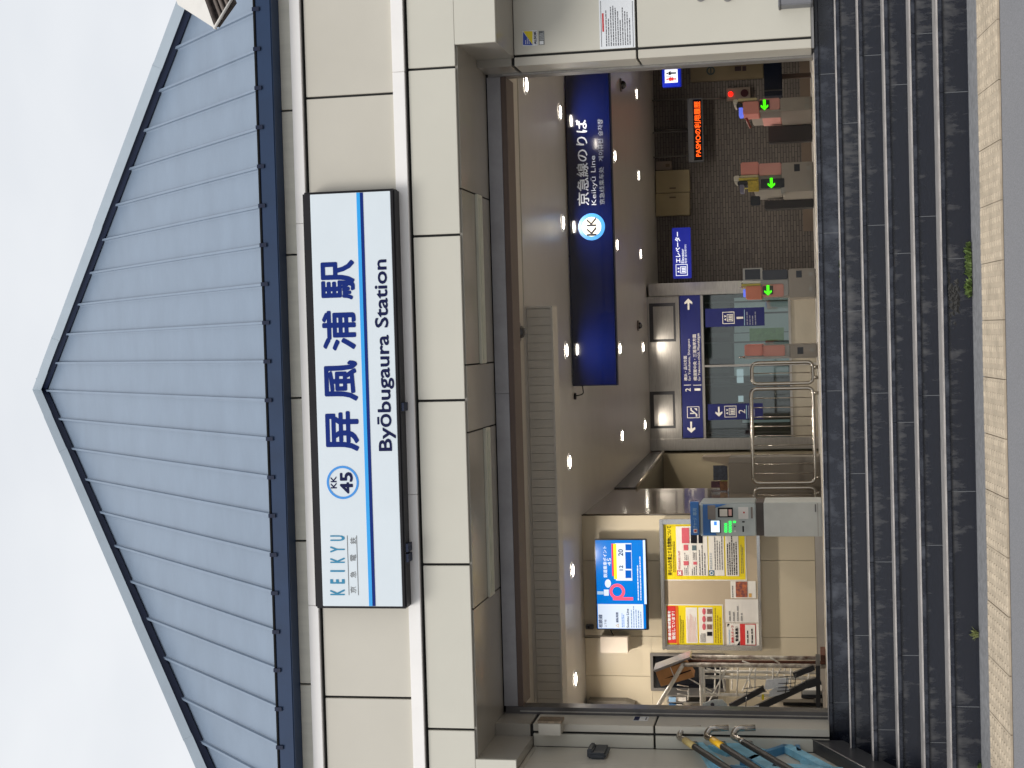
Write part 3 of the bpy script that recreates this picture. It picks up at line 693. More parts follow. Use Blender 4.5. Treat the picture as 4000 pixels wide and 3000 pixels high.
# downlights
glow = mat('lamp_glow', (1, .95, .85), .5, emit=(1., .90, .76), es=22, var=0)
POS = [(2.269, 1.713, 'in the corner nearest the right door jamb')]
cols6 = [('2.284', 2.284), ]
rows = [(3.62, [2.284, 1.165, -.135, -1.275, -2.39, -3.51], 'front row'), (8.1, [2.335, 1.18, -.17, -1.308], 'middle row'), (10.92, [3.56, 2.357, 1.2, -.183, -1.331], 'rear row')]
ordn = {6: ['first', 'second', 'third', 'fourth', 'fifth', 'sixth'], 4: ['first', 'second', 'third', 'fourth'], 5: ['first', 'second', 'third', 'fourth', 'fifth']}
for Yr, xs_, nm in rows:
    for i, x in enumerate(xs_): POS.append((x, Yr, f'{ordn[len(xs_)][i]} from the right in the {nm}'))
proto = None
def parts_of(o): return list(o.children)
for i, (x, y, w) in enumerate(POS):
    if proto is None:
        proto = T('downlight', '', 'ceiling light', (x, y, CZ), 'round ceiling downlights of the concourse')
        disc('lamp_face', (x, y, CZ-.012), .064, .0115, glow, proto, axis='Z')
        v = []
        nn = 24
        for rr_, zz in ((.064, CZ-.013), (.088, CZ-.009), (.09, CZ-.0005)):
            for k in range(nn): an = 2*math.pi*k/nn; v.append((x+math.cos(an)*rr_, y+math.sin(an)*rr_, zz))
        mk('trim_ring', v, [(r_*nn+k, r_*nn+(k+1) % nn, (r_+1)*nn+(k+1) % nn, (r_+1)*nn+k) for r_ in range(2) for k in range(nn)], wh_m, proto)
        ld = bpy.data.lights.new('lamp_light', 'AREA'); ld.shape = 'DISK'; ld.size = .12; ld.energy = 13.5; ld.color = (1, .91, .80); ld.spread = math.radians(165)
        lo = bpy.data.objects.new('lamp_light', ld); COL.objects.link(lo); lo.parent = proto; lo.location = (0, 0, -.02)
        o = proto
    else:
        o = proto.copy(); COL.objects.link(o); o.location = (x, y, CZ)
        for ch in parts_of(proto):
            c = ch.copy(); COL.objects.link(c); c.parent = o
    o['label'] = 'round glowing ceiling downlight, ' + w

# dome cameras
def dome(x, y, lab, r=.06):
    p = P(x, y, Z=CZ); d = T('dome_camera', lab, 'camera', p, 'dome cameras on the ceiling')
    disc('base_plate', (p.x, p.y, CZ-.02), r*1.5, .0195, mat('camera_base', (.16, .13, .13), .4), d, axis='Z')
    v, f = [], []
    for i in range(6):
        a = i/5*math.pi/2
        for k in range(14): b = 2*math.pi*k/14; v.append((p.x+r*math.cos(a)*math.cos(b), p.y+r*math.cos(a)*math.sin(b), CZ-.021-r*math.sin(a)))
    for i in range(5):
        for k in range(14): f.append((i*14+k, i*14+(k+1) % 14, (i+1)*14+(k+1) % 14, (i+1)*14+k))
    mk('dome', v, f, mat('smoked_dome', (.015, .017, .022), .08, coat=.8), d, smooth=True)
dome(2022, 1297, 'black dome camera on the cream strip just inside the entrance', .055)
dome(2423, 332, 'black dome camera at the right of the blue hanging sign')
dome(2490, 1272, 'black dome camera on the ceiling before the steel lift portal', .05)

# brick rear wall
struct('brick_wall', -1.0, 6.0, 13.55, 13.8, -.05, CZ, brick_m)
struct('rear_wall', -6, -1.0, 13.6, 13.8, -.05, CZ, mat('beige_rear_wall', (.26, .225, .16), .4, var=.05))
struct('skirting', 1.6, 6.0, 13.52, 13.549, 0, .16, mat('brown_skirting', (.16, .12, .09), .5))

# hanging blue platform sign
KY = 3.95
ks = T('hanging_line_sign', 'long glossy navy hanging sign with white lettering and round badge', 'sign', (0, KY, CZ))
kb_m = mat('sign_navy_gloss', (.0009, .0028, .028), .08, var=.1, coat=.5, spec=.6)
q = R(KY, 2222, 2392, 200, 1505)
box('sign_body', q[0], q[1]+.2, KY, KY+.12, q[2], q[3], kb_m, ks, bev=.004)
box('sign_frame', q[0]-.006, q[1]+.206, KY+.01, KY+.11, q[2]-.008, q[3]+.006, navyd_m, ks)
gt = mat('sign_grey_white', (.24, .26, .29), .35)
ptext('京急線のりば', KY, 2251, 2298, 467, 803, gt, ks, bold=.015); ptext('Keikyū Line', KY, 2308, 2333, 608, 801, gt, ks); ptext('京急线乘车处   게이큐선 승차장', KY, 2338, 2358, 465, 799, mat('sign_dim_white', (.13, .145, .17), .35), ks)
c = P(2311, 886, Y=KY); rr = 53*15.95/6050
ring('badge_ring', (c.x, KY-.0035, c.z), rr*.72, rr, .003, mat('badge_blue', (.015, .12, .34), .35), ks)
disc('badge_disc', (c.x, KY-.0032, c.z), rr*.72, .0028, mat('badge_white', (.42, .41, .36), .35), ks)
ptext('KK', KY-.004, 2292, 2329, 850, 921, bk_m, ks, bold=.02)
for yy in (400, 1000, 1470):
    x = P(2222, yy, Y=KY).x; tube('hanger', [(x, KY+.06, q[3]), (x, KY+.06, CZ)], .008, steeld_m, ks)
hk = T('cable_bracket', 'small black cable hook hanging by the left end of the navy sign', 'bracket', P(2245, 1545, Y=KY))
pA = P(2243, 1548, Z=CZ); pC = Vector((q[0], KY+.05, q[3]-.03))
tube('cable', fillet([pA, Vector((pA.x+.02, pA.y, CZ-.10)), Vector((pA.x+.12, KY+.02, CZ-.11)), pC], .04), .006, bk_m, hk); disc('rose', (pA.x, pA.y, CZ-.02), .035, .0195, bk_m, hk, axis='Z')

# LED board hung before the brick wall
LY = 13.1
ld_ = T('led_board', 'long grey hanging display with glowing orange characters', 'display', P(2715, 508, Y=LY))
pb('housing', LY, 2687, 2746, 383, 632, .12, mat('display_grey', (.13, .135, .15), .4), ld_, bev=.006)
pb('screen', LY-.004, 2709, 2742, 388, 626, .003, mat('led_black', (.004, .004, .004), .2), ld_)
ptext('PASMOの利用履歴', LY-.005, 2713, 2738, 396, 612, em('led_orange', (1., .10, .008), 1.3), ld_, bold=.02)
for yy in (385, 512, 608):
    p = P(2688, yy, Y=LY+.2); tube('hanger', [(p.x, LY+.2, p.z), (p.x, LY+.2, CZ)], .011, mat('hanger_dark', (.16, .15, .14), .5), ld_)
box('mount', *[P(2700, y_, Y=LY).x for y_ in (600, 400)], LY+.121, 13.549, P(2735, 500, Y=LY).z, P(2700, 500, Y=LY).z, mat('hanger_dark', (.16, .15, .14)), ld_)
# beige panel with the small one
bp_ = T('ceiling_hatch_panel', 'beige double metal panel high on the brick wall', 'panel', P(2628, 753, Y=13.4))
oc = mat('ochre_metal', (.33, .27, .15), .5, var=.05)
pb('door_leaf', 13.40, 2561, 2693, 665, 752, .14, oc, bp_, bev=.004); pb('door_leaf', 13.40, 2561, 2693, 754, 842, .14, oc, bp_, bev=.004)
for yy in (735, 771): pb('small_print', 13.397, 2615, 2640, yy-3, yy+3, .002, mat('panel_print', (.12, .09, .05), .5), bp_)
sp_ = T('junction_box', 'small grey beige box beside the beige double panel', 'box', P(2592, 646, Y=13.4)); pb('case', 13.42, 2561, 2624, 629, 664, .12, mat('drab_box', (.20, .16, .13), .5), sp_, bev=.006); pb('case_label', 13.417, 2600, 2616, 640, 652, .002, mat('panel_print', (.12, .09, .05)), sp_)
# toilets sign
TY = 11.5
ts = T('toilet_sign', 'blue illuminated toilet sign with red and black figures', 'sign', P(2622, 296, Y=TY))
lb = mat('lit_blue', (.003, .012, .25), .3, emit=(.005, .02, .5), es=.28, var=.1)
lw = em('lit_white', (.9, .93, 1.), .8)
pb('sign_body', TY, 2586, 2659, 235, 338, .1, lb, ts, bev=.006)
pb('pictogram_panel', TY-.003, 2597, 2647, 271, 323, .0025, lw, ts)
def figure(Y, xc, yc, h, m, parent, skirt=False):
    c = P(xc, yc, Y=Y); s = h
    disc('figure_head', (c.x, Y-.0035, c.z+s*.40), s*.09, .0025, m, parent)
    pts = [(-.16, .28), (.16, .28), (.2, -.02), (.13, -.02), (.09, .16), (.09, -.5), (.01, -.5), (.01, -.05), (-.01, -.05), (-.01, -.5), (-.09, -.5), (-.09, .16), (-.13, -.02), (-.2, -.02)] if not skirt else \
          [(-.13, .28), (.13, .28), (.22, 0), (.15, 0), (.1, .12), (.2, -.22), (.09, -.22), (.09, -.5), (.015, -.5), (.015, -.22), (-.015, -.22), (-.015, -.5), (-.09, -.5), (-.09, -.22), (-.2, -.22), (-.1, .12), (-.15, 0), (-.22, 0)]
    prism('figure_body', [(c.x+a*s, c.z+b*s) for a, b in pts], Y-.0035, .0025, m, parent)
figure(TY-.003, 2622, 286, .15, bk_m, ts); figure(TY-.003, 2622, 309, .15, rd_m, ts, True)
pb('divider', TY-.006, 2602, 2643, 297, 298.5, .002, bk_m, ts)
ptext('トイレ', TY, 2598, 2626, 228, 262, lw, ts, bold=.03); ptext('Toilets', TY, 2632, 2644, 228, 262, lw, ts)
# elevator sign
EY = 10.6
es_ = T('elevator_sign', 'blue illuminated elevator sign with katakana and lift pictogram', 'sign', P(2663, 988, Y=EY))
pb('sign_body', EY, 2627, 2698, 889, 1087, .1, lb, es_, bev=.006)
ptext('エレベーター', EY, 2637, 2658, 906, 1027, lw, es_, bold=.03); ptext('Elevator', EY, 2661, 2672, 972, 1028, lw, es_, bold=.01); ptext('电梯 엘리베이터', EY, 2674, 2683, 956, 1028, lw, es_)
def lift_icon(Y, x0, x1, y0, y1, m, m2, parent):
    X0, X1, Z0, Z1 = R(Y, x0, x1, y0, y1); w = (X1-X0); t = w*.05; H = Z1-Z0
    yy = (Y-.0032, Y-.0008)
    multi('pictogram_frame', [(X0, X1, *yy, Z0, Z0+t), (X0, X1, *yy, Z1-t, Z1), (X0, X0+t, *yy, Z0+t, Z1-t), (X1-t, X1, *yy, Z0+t, Z1-t)], m, parent)
    multi('pictogram_cabin', [(X0+.2*w, X0+.8*w, *yy, Z0+.12*H, Z0+.17*H), (X0+.2*w, X0+.8*w, *yy, Z0+.58*H, Z0+.63*H), (X0+.2*w, X0+.26*w, *yy, Z0+.17*H, Z0+.58*H), (X0+.74*w, X0+.8*w, *yy, Z0+.17*H, Z0+.58*H)], m, parent)
    for k in (.36, .5, .64): box('pictogram_person', X0+(k-.045)*w, X0+(k+.045)*w, *yy, Z0+.2*H, Z0+.5*H, m, parent)
    for k, s in ((.36, 1), (.64, -1)):
        cx, cz = X0+k*w, Z0+.77*H; prism('pictogram_arrow', [(cx-.1*w, cz-s*.06*H), (cx+.1*w, cz-s*.06*H), (cx, cz+s*.11*H)], Y-.0032, .0024, m, parent)
lift_icon(EY, 2640, 2686, 1032, 1077, lw, lw, es_)
# notice board, screen and red lamp far right
nb = T('information_board', 'dim beige information board with a round emblem at the far right wall', 'notice board', P(2838, 280, Y=13.4))
pb('board', 13.45, 2697, 2981, 236, 312, .09, mat('dim_beige', (.16, .125, .07), .5, var=.08), nb, bev=.005)
c = P(2776, 276, Y=13.44); ring('emblem', (c.x, 13.445, c.z), .045, .07, .004, mat('emblem_dark', (.03, .05, .05), .5), nb)
pb('emblem_bar', 13.445, 2774, 2779, 262, 290, .004, mat('emblem_dark', (.03, .05, .05)), nb)
for a in ((2870, 2895, 259, 277), (2900, 2915, 258, 277)): pb('dark_label', 13.445, *a, .004, mat('label_maroon', (.03, .015, .02), .5), nb)
dvm = T('dark_display_unit', 'dark navy vertical display unit at the right of the ticket gates', 'display', P(3055, 300, Y=8.6))
pb('cabinet', 8.6, 2984, 3055, 215, 374, .3, mat('navy_black', (.008, .012, .028), .25), dvm, bev=.01); pb('slot_strip', 8.597, 2984, 3055, 350, 356, .002, mat('slot_grey', (.05, .05, .055), .4), dvm)
p = P(3055, 300, Y=8.75); box('stand', p.x-.03, p.x+.03, 8.72, 8.78, .0005, p.z, brown_m, dvm)
rl = T('red_alarm_lamp', 'small beige wall box with a glowing red lamp and dark red button', 'lamp', P(2884, 367, Y=13.4))
pb('case', 13.42, 2838, 2931, 342, 393, .12, mat('alarm_case', (.19, .15, .12), .5), rl, bev=.006)
c = P(2854, 368, Y=13.41); disc('lamp', (c.x, 13.39, c.z), .038, .03, em('red_glow', (1., .01, .005), 2.5), rl)
c = P(2908, 364, Y=13.41); disc('button', (c.x, 13.40, c.z), .062, .02, mat('dark_red', (.035, .004, .008), .35), rl)
tube('conduit', [P(2838, 384, Y=13.5), P(2560, 392, Y=13.5)], .012, steeld_m, rl)
tube('conduit', [P(2690, 505, Y=13.5), P(2562, 508, Y=13.5)], .012, steeld_m, rl)

# ------------- steel lift portal
QY = 11.7
pt = T('lift_portal', 'brushed steel portal framing the glazed lift hall behind the gates', 'portal', P(3195, 1430, Y=QY))
def W_(y, x=2900): return P(x, y, Y=QY).x
def H_(x, y=1430): return P(x, y, Y=QY).z
pb('post', QY-.05, 2533, 3201, 1097, 1147, .5, steel_m, pt, bev=.01)
pb('post', QY-.05, 2538, 3206, 1711, 1757, .5, steel_m, pt, bev=.01)
Xa, Xb = W_(1710), W_(1148)
box('header', Xa, Xb, QY, QY+.1, H_(2658), CZ-.001, steel_m, pt)
rc = mat('recess_steel', (.27, .25, .23), .22, .85, var=.08)
for r_ in ((2537, 2639, 1184, 1335), (2540, 2637, 1529, 1673)):
    qq = R(QY, *r_); o = box('recess_panel', qq[0], qq[1], QY-.012, QY-.001, qq[2], qq[3], mat('recess_edge', (.035, .035, .04), .4), pt)
    box('inner_plate', qq[0]+.04, qq[1]-.05, QY-.02, QY-.0125, qq[2]+.03, qq[3]-.06, steel_m, o, bev=.003)
box('transom', Xa, Xb, QY-.02, QY+.06, H_(2752), H_(2740), steel_m, pt, bev=.004)
box('sill_panel', Xa, Xb, QY, QY+.06, H_(3092)+.0, .002, mat('cream_steel', (.42, .38, .30), .25, .5, var=.08), pt)
for y in (1425,): pb('mullion', QY-.015, 2752, 3202, y-4, y+4, .07, steel_m, pt)
pb('sill_rail', QY-.02, 3084, 3093, 1150, 1705, .08, steel_m, pt)
glm = bpy.data.materials.new('portal_glass'); glm.use_nodes = True; gn = glm.node_tree; gn.nodes.clear()
o1 = gn.nodes.new('ShaderNodeOutputMaterial'); m1 = gn.nodes.new('ShaderNodeMixShader'); t1 = gn.nodes.new('ShaderNodeBsdfTransparent'); g1 = gn.nodes.new('ShaderNodeBsdfGlossy'); g1.inputs['Roughness'].default_value = .03
t1.inputs[0].default_value = (.72, .80, .78, 1); m1.inputs[0].default_value = .08
gn.links.new(t1.outputs[0], m1.inputs[1]); gn.links.new(g1.outputs[0], m1.inputs[2]); gn.links.new(m1.outputs[0], o1.inputs[0])
for a, b in ((Xa, W_(1429)), (W_(1421), Xb)): box('glass_pane', a+.002, b-.002, QY+.03, QY+.036, H_(3084), H_(2752), glm, pt)
# what stands behind the glass
lh = T('lift_hall', 'dim lift hall with pale frosted windows seen through the portal glass', 'lift hall', (W_(1430), 14, 0))
HY = 13.55
drk = mat('hall_dark', (.012, .015, .017), .4, var=.2); frost = mat('frosted_daylight', (.28, .32, .32), .3, emit=(.5, .58, .6), es=.14, var=.12, nscale=3)
box('back_wall', W_(1760), W_(1120), HY-.06, HY-.02, 0, CZ-.001, drk, lh)
for y0, y1 in ((1160, 1222), (1226, 1300), (1300, 1425)): pb('frosted_window', HY-.09, 2868, 3088, y0, y1-3, .02, frost, lh)
pb('frosted_window', HY-.09, 2868, 3080, 1432, 1470, .02, frost, lh)
pb('green_poster', HY-.10, 2928, 3062, 1281, 1335, .008, mat('poster_green', (.08, .15, .05), .5, emit=(.12, .3, .05), es=.15, var=.5, nscale=14), lh)
mullm = mat('hall_frame', (.10, .11, .11), .4)
for y in (1178, 1336, 1470, 1500, 1690): pb('hall_mullion', HY-.12, 2752, 3088, y-3, y+3, .02, mullm, lh)
for a in ((2770, 2850, 1175, 1215), (2770, 2850, 1300, 1318), (2775, 2850, 1440, 1458), (2785, 2850, 1482, 1512), (2766, 2858, 1340, 1400)): pb('dim_panel', HY-.10, *a, .01, mat('hall_grey', (.04, .045, .043), .4, emit=(.1, .12, .11), es=.05), lh)
for a in ((2878, 2904, 1442, 1496), (2884, 2904, 1546, 1570)): pb('lit_sheet', HY-.12, *a, .01, em('pale_lit', (.6, .68, .75), .55), lh)
pb('light_strip', HY-.12, 2900, 3085, 1640, 1650, .01, frost, lh)
pb('light_strip', HY-.12, 2895, 3085, 1655, 1659, .01, mullm, lh)
# blue direction band on the portal
DB = QY-.03
db = T('direction_band_sign', 'wide navy direction sign across the steel portal with arrows and platform numbers', 'sign', P(2705, 1430, Y=DB))
nv = mat('band_navy', (.004, .008, .09), .35, var=.06)
q = R(DB, 2661, 2741, 1148, 1710); box('sign_board', q[0], q[1], DB, DB+.025, q[2], q[3], nv, db)
pw = mat('print_pale', (.62, .60, .55), .45)
arrow(DB, 2700, 1669, .17, math.pi, pw, db); arrow(DB, 2689, 1188, .17, 0, pw, db)
def esc_icon(Y, x0, x1, y0, y1, m, parent):
    X0, X1, Z0, Z1 = R(Y, x0, x1, y0, y1); w = X1-X0; t = w*.045; yy = (Y-.0032, Y-.0008)
    multi('pictogram_frame', [(X0, X1, *yy, Z0, Z0+t), (X0, X1, *yy, Z1-t, Z1), (X0, X0+t, *yy, Z0+t, Z1-t), (X1-t, X1, *yy, Z0+t, Z1-t)], m, parent)
    g_ = lambda a, b: (X0+a*w, Z0+b*(Z1-Z0))
    prism('pictogram_escalator', [g_(.12, .18), g_(.34, .18), g_(.72, .62), g_(.88, .62), g_(.88, .72), g_(.66, .72), g_(.3, .3), g_(.12, .3)], Y-.0032, .0024, m, parent)
    prism('pictogram_person', [g_(.36, .45), g_(.44, .45), g_(.46, .75), g_(.36, .75)], Y-.0032, .0024, m, parent)
    prism('pictogram_arrow', [g_(.6, .18), g_(.84, .18), g_(.84, .42)], Y-.0032, .0024, m, parent)
esc_icon(DB, 2684, 2732, 1588, 1633, pw, db)
ptext('2', DB, 2677, 2698, 1516, 1529, pw, db, bold=.02); ptext('1', DB, 2713, 2736, 1517, 1526, pw, db)
for a in ((2672, 2699, 1503, 1505.5), (2708, 2740, 1503, 1505.5)): pb('divider', DB-.003, *a, .002, pw, db)
ptext('横浜・品川方面', DB, 2671, 2684, 1390, 1487, pw, db, bold=.01); ptext('for Yokohama, Shinagawa', DB, 2687, 2699, 1323, 1487, pw, db)
ptext('横須賀中央・三浦海岸方面', DB, 2707, 2721, 1306, 1487, pw, db, bold=.01); ptext('for Yokosuka-chūō, Miurakaigan', DB, 2724, 2737, 1302, 1487, pw, db)
# hanging platform boards
for (x0, x1, y0, y1, ic, num, ar, lab) in ((2755, 2986, 1203, 1275, (2822, 2869, 1218, 1265), '1', None, 'right vertical navy board with lift pictogram and number 1'),
                                          (2765, 2980, 1577, 1639, (2830, 2877, 1585, 1630), '2', 2808, 'left vertical navy board with arrow, lift pictogram and number 2')):
    YY = QY-.012
    h = T('platform_board', lab, 'sign', P(x1, (y0+y1)/2, Y=YY), 'navy boards on the portal glass')
    pb('board', YY, x0, x1, y0, y1, .03, nv, h); lift_icon(YY, *ic, pw, pw, h)
    yc = (ic[2]+ic[3])/2
    ptext(num, YY, ic[1]+8, ic[1]+34, yc-(4 if num == '1' else 8), yc+(4 if num == '1' else 8), pw, h)
    pb('blue_line', YY-.003, ic[1]+38, ic[1]+40, y0+6, y1-4, .002, mat('line_blue', (.3, .5, .6), .4), h)
    fineprint(YY, ic[1]+44, x1-30, y0+6, y1-6, 4, mat('fine_grey_blue', (.20, .21, .27), .5), h, sd=int(num))
    if ar: arrow(YY, ar, (y0+y1)/2, .15, math.pi, pw, h)

# ------------- left side: ochre poster wall, gloss wall, alcove
PW = 4.4
pwall = bpy.data.objects.new('poster_wall', None); COL.objects.link(pwall); pwall['kind'] = 'structure'; pwall.location = (-3, PW, 0)
xe = P(2700, 2010, Y=PW).x
jy = [2190, 2484, 2640]
xs = sorted([P(2400, y, Y=PW).x for y in jy]+[xe, -5.4, -4.4])
zsk = P(3186, 2300, Y=PW).z
# the kiosk window opening
kw = R(PW, 2546, 2830, 2556, 2698)
for a, b in zip(xs[:-1], xs[1:]):
    if b <= kw[0]+.02 or a >= kw[1]-.02: segs = [(a, b, zsk, CZ)]
    else:
        segs = [(a, b, kw[3], CZ), (a, b, zsk, kw[2])]
        if a < kw[0]: segs.append((a, kw[0], kw[2]+.001, kw[3]-.001))
        if b > kw[1]: segs.append((kw[1], b, kw[2]+.001, kw[3]-.001))
    for s in segs: box('wall_panel', s[0]+.0025, s[1]-.0025, PW, PW+.03, s[2], s[3]-.001, wall_m, pwall)
box('wall_core', -5.9, kw[0], PW+.031, PW+.12, 0, CZ, mat('wall_core_dark', (.06, .05, .04), .7), pwall)
box('wall_core', kw[1], xe-.003, PW+.031, PW+.12, 0, CZ, mat('wall_core_dark', (.06, .05, .04)), pwall)
box('skirting', -5.4, xe, PW-.008, PW+.03, .0, zsk-.004, mat('steel_skirting', (.42, .39, .36), .3, .6, var=.1), pwall)
# gloss side wall and alcove
box('gloss_side_wall', xe-.12, xe, PW+.121, 7.2, 0, CZ, glosswall_m, kind='structure')
tube('wall_corner_trim', [(xe+.001, PW-.001, 0), (xe+.001, PW-.001, CZ)], .007, mat('corner_dark', (.05, .04, .03), .4), pwall)
struct('alcove_wall', -6, P(2900, 1760, Y=QY).x-.02, 11.75, 11.9, 0, CZ, mat('alcove_beige', (.30, .26, .18), .35, var=.05))
# dropped dark beam of the stair soffit
zA = CZ
sf = T('stair_soffit', 'dark sloping metal soffit below the ceiling behind the gloss wall', 'soffit', (-2, 9, 2.3))
X0_, X1_ = P(2484, 1901, Y=7.3).x, P(2560, 1765, Y=QY-.1).x
za, zb2 = P(2484, 1901, Y=7.3).z, P(2590, 1770, Y=QY-.1).z
v = [(xe-1.5, 7.21, CZ-.001), (X0_, 7.21, CZ-.001), (X0_, 7.21, za-.02), (xe-1.5, 7.21, za-.02), (xe-1.5, QY-.06, CZ-.001), (X1_, QY-.06, CZ-.001), (X1_, QY-.06, zb2), (xe-1.5, QY-.06, zb2)]
mk('soffit_beam', v, [(0, 1, 2, 3), (7, 6, 5, 4), (0, 4, 5, 1), (1, 5, 6, 2), (2, 6, 7, 3), (3, 7, 4, 0)], mat('soffit_dark', (.05, .048, .045), .25, .4), sf)
tube('soffit_edge', [v[2], v[6]], .02, mat('soffit_trim', (.3, .26, .2), .3, .4), sf)
# leaflet counter
CY = 6.6
lc = T('leaflet_counter', 'grey counter with leaflets standing on it behind the barrier', 'counter', P(3200, 1865, Y=CY))
gp = mat('counter_grey', (.27, .24, .20), .35, var=.05)
q = R(CY, 2846, 3200, 1806, 1936); box('front_panel', q[0], q[1], CY, CY+.5, .001, q[3], gp, lc, bev=.006)
pprism('wing_shelf', [(2742, 1786), (2850, 1782), (2850, 1806), (2842, 1822), (2800, 1808), (2745, 1798)], CY+.1, .35, mat('shelf_cream', (.42, .35, .26), .4), lc)
q2 = R(CY, 2846, 3200, 1786, 1806); box('side_panel', q2[0], q2[1], CY+.03, CY+.45, .001, q2[3], mat('counter_grey_light', (.34, .31, .27), .4), lc)
lf = [('leaflet', (2786, 2842, 1818, 1876), (.05, .06, .09), 'dark leaflet stack at the right of the grey counter'), ('leaflet', (2816, 2842, 1849, 1880), (.40, .42, .10), 'yellow green leaflet on the grey counter'),
      ('leaflet', (2812, 2842, 1880, 1915), (.28, .12, .05), 'orange brown leaflet on the grey counter'), ('leaflet', (2778, 2812, 1880, 1905), (.10, .03, .05), 'maroon leaflet leaning at the left of the counter'), ('leaflet', (2782, 2842, 1916, 1926), (.09, .03, .04), 'narrow dark red leaflet at the left end of the counter')]
for i, (nm, r_, cc, lab) in enumerate(lf):
    o = pb(nm, CY+.12+.03*i, *r_, .012, mat(f'leaflet_{i}', cc, .4, var=.5, nscale=25), None); tag(o, lab, 'leaflet', 'leaflets on the grey counter')

# TV
TVY = 4.22
tv = T('wall_screen', 'flat wall screen showing a blue advertisement and white train notice', 'screen', P(2428, 2283, Y=TVY))
q = R(TVY, 2326, 2530, 2106, 2460)
box('casing', q[0], q[1], TVY, TVY+.05, q[2], q[3], mat('tv_black', (.01, .01, .012), .3), tv, bev=.005)
box('mount', (q[0]+q[1])/2-.12, (q[0]+q[1])/2+.12, TVY+.051, PW-.0005, q[2]+.15, q[3]-.15, bk_m, tv)
e_bl = em('screen_blue', (.0, .14, .50), .8); e_w = em('screen_white', (.60, .68, .80), .7); e_bd = em('screen_deep', (.0, .08, .38), .8)
pb('screen', TVY-.002, 2330, 2515, 2110, 2456, .0018, e_bl, tv)
pb('white_panel', TVY-.004, 2336, 2513, 2360, 2455, .0018, e_w, tv)
pb('white_bar', TVY-.004, 2514, 2523, 2110, 2360, .0018, em('screen_pale', (.5, .6, .8), .9), tv)
pb('white_bar', TVY-.0035, 2514, 2523, 2362, 2455, .0018, e_bl, tv)
pk = em('screen_pink', (.85, .08, .14), .9)
cP = P(2415, 2310, Y=TVY)
ring('pink_letter', (cP.x, TVY-.006, cP.z+.01), .052, .082, .003, pk, tv, n=24); a_ = R(TVY, 2395, 2473, 2333, 2344); box('pink_stroke', a_[0], a_[1], TVY-.0055, TVY-.0022, a_[2], a_[3], pk, tv)
pb('white_tag', TVY-.006, 2359, 2378, 2303, 2327, .002, e_w, tv); pb('tag_strip', TVY-.006, 2333, 2358, 2310, 2322, .002, em('screen_grey', (.3, .45, .6), .8), tv)
c = P(2375, 2279, Y=TVY); disc('speech_bubble', (c.x, TVY-.006, c.z), .045, .002, e_w, tv, rz=.032)
pb('coupon', TVY-.005, 2404, 2468, 2122, 2268, .002, e_w, tv); pb('yellow_flash', TVY-.006, 2397, 2409, 2124, 2262, .002, em('screen_yellow', (.8, .65, .02), .9), tv); pb('red_flash', TVY-.0065, 2390, 2397, 2124, 2250, .002, em('screen_red', (.75, .03, .05), .9), tv)
for a in ((2443, 2466, 2126, 2150), (2443, 2466, 2156, 2222), (2443, 2466, 2228, 2258)): pb('blue_tile', TVY-.008, *a, .002, e_bd, tv)
e_k = em('screen_ink', (.01, .03, .12), .3)
ptext('12', TVY-.006, 2419, 2434, 2208, 2228, e_k, tv, bold=.02); ptext('20', TVY-.006, 2415, 2434, 2145, 2172, e_k, tv, bold=.02)
ptext('鉄道乗車ポイント', TVY-.003, 2356, 2371, 2133, 2256, e_w, tv, bold=.02); ptext('45', TVY-.003, 2373, 2387, 2180, 2210, e_w, tv)
ptext('相鉄線', TVY-.005, 2338, 2354, 2400, 2452, e_k, tv, bold=.02); ptext('上下線', TVY-.005, 2361, 2370, 2420, 2450, e_k, tv); ptext('運転再開', TVY-.005, 2406, 2416, 2392, 2432, e_k, tv, bold=.02)
ptext('△', TVY-.005, 2405, 2417, 2436, 2451, em('screen_amber', (.5, .3, .02), .8), tv); ptext('Sotetsu Line', TVY-.005, 2447, 2457, 2378, 2452, e_k, tv, bold=.02)
fineprint(TVY-.005, 2427, 2440, 2385, 2450, 2, e_bl, tv, sd=11); fineprint(TVY-.005, 2462, 2508, 2362, 2452, 5, em('screen_dim', (.15, .25, .45), .7), tv, sd=12); fineprint(TVY-.004, 2486, 2506, 2120, 2345, 2, e_w, tv, fill=.7, sd=13)
# boxes near the screen
wb = T('cable_box', 'plain cream cable box on the wall left of the screen', 'box', P(2400, 2519, Y=4.2)); pb('case', 4.22, 2345, 2453, 2488, 2551, .179, mat('cable_box_cream', (.50, .44, .37), .5, var=.04), wb, bev=.004)
p = P(2400, 2488, Y=4.3); tube('cable', [p, P(2385, 2462, Y=4.27)], .007, bk_m, wb); pz = R(4.22, 2345, 2453, 2488, 2551); tube('conduit', [(pz[0]+.13, PW-.01, pz[3]), (pz[0]+.13, PW-.01, CZ)], .006, mat('conduit_brown', (.15, .12, .09), .5), wb)
sn = T('small_wall_sensor', 'small dark sensor above the left corner of the screen', 'sensor', P(2302, 2448, Y=4.35)); pb('case', 4.34, 2287, 2318, 2441, 2459, .059, dk_m, sn, bev=.006); pb('lens', 4.335, 2295, 2303, 2446, 2454, .005, bk_m, sn)
cb = T('wall_cabinet', 'cream boxed duct high on the wall beside the left shutter rail', 'duct', P(2390, 2752, Y=4))
q = R(4.22, 2300, 2478, 2739, 2830)
v = [(q[1], 4.22, q[3]), (q[1], 4.22, q[2]+.09), (q[1]-.03, 4.22, q[2]), (q[0], 4.22, q[2]), (q[0], 4.22, q[3])]; n = len(v)
mk('duct_case', v+[(a, 4.39, c) for a, b, c in v], [tuple(range(n)), tuple(range(2*n-1, n-1, -1))]+[(i, (i+1) % n, n+(i+1) % n, n+i) for i in range(n)], mat('duct_cream', (.12, .108, .09), .5), cb)
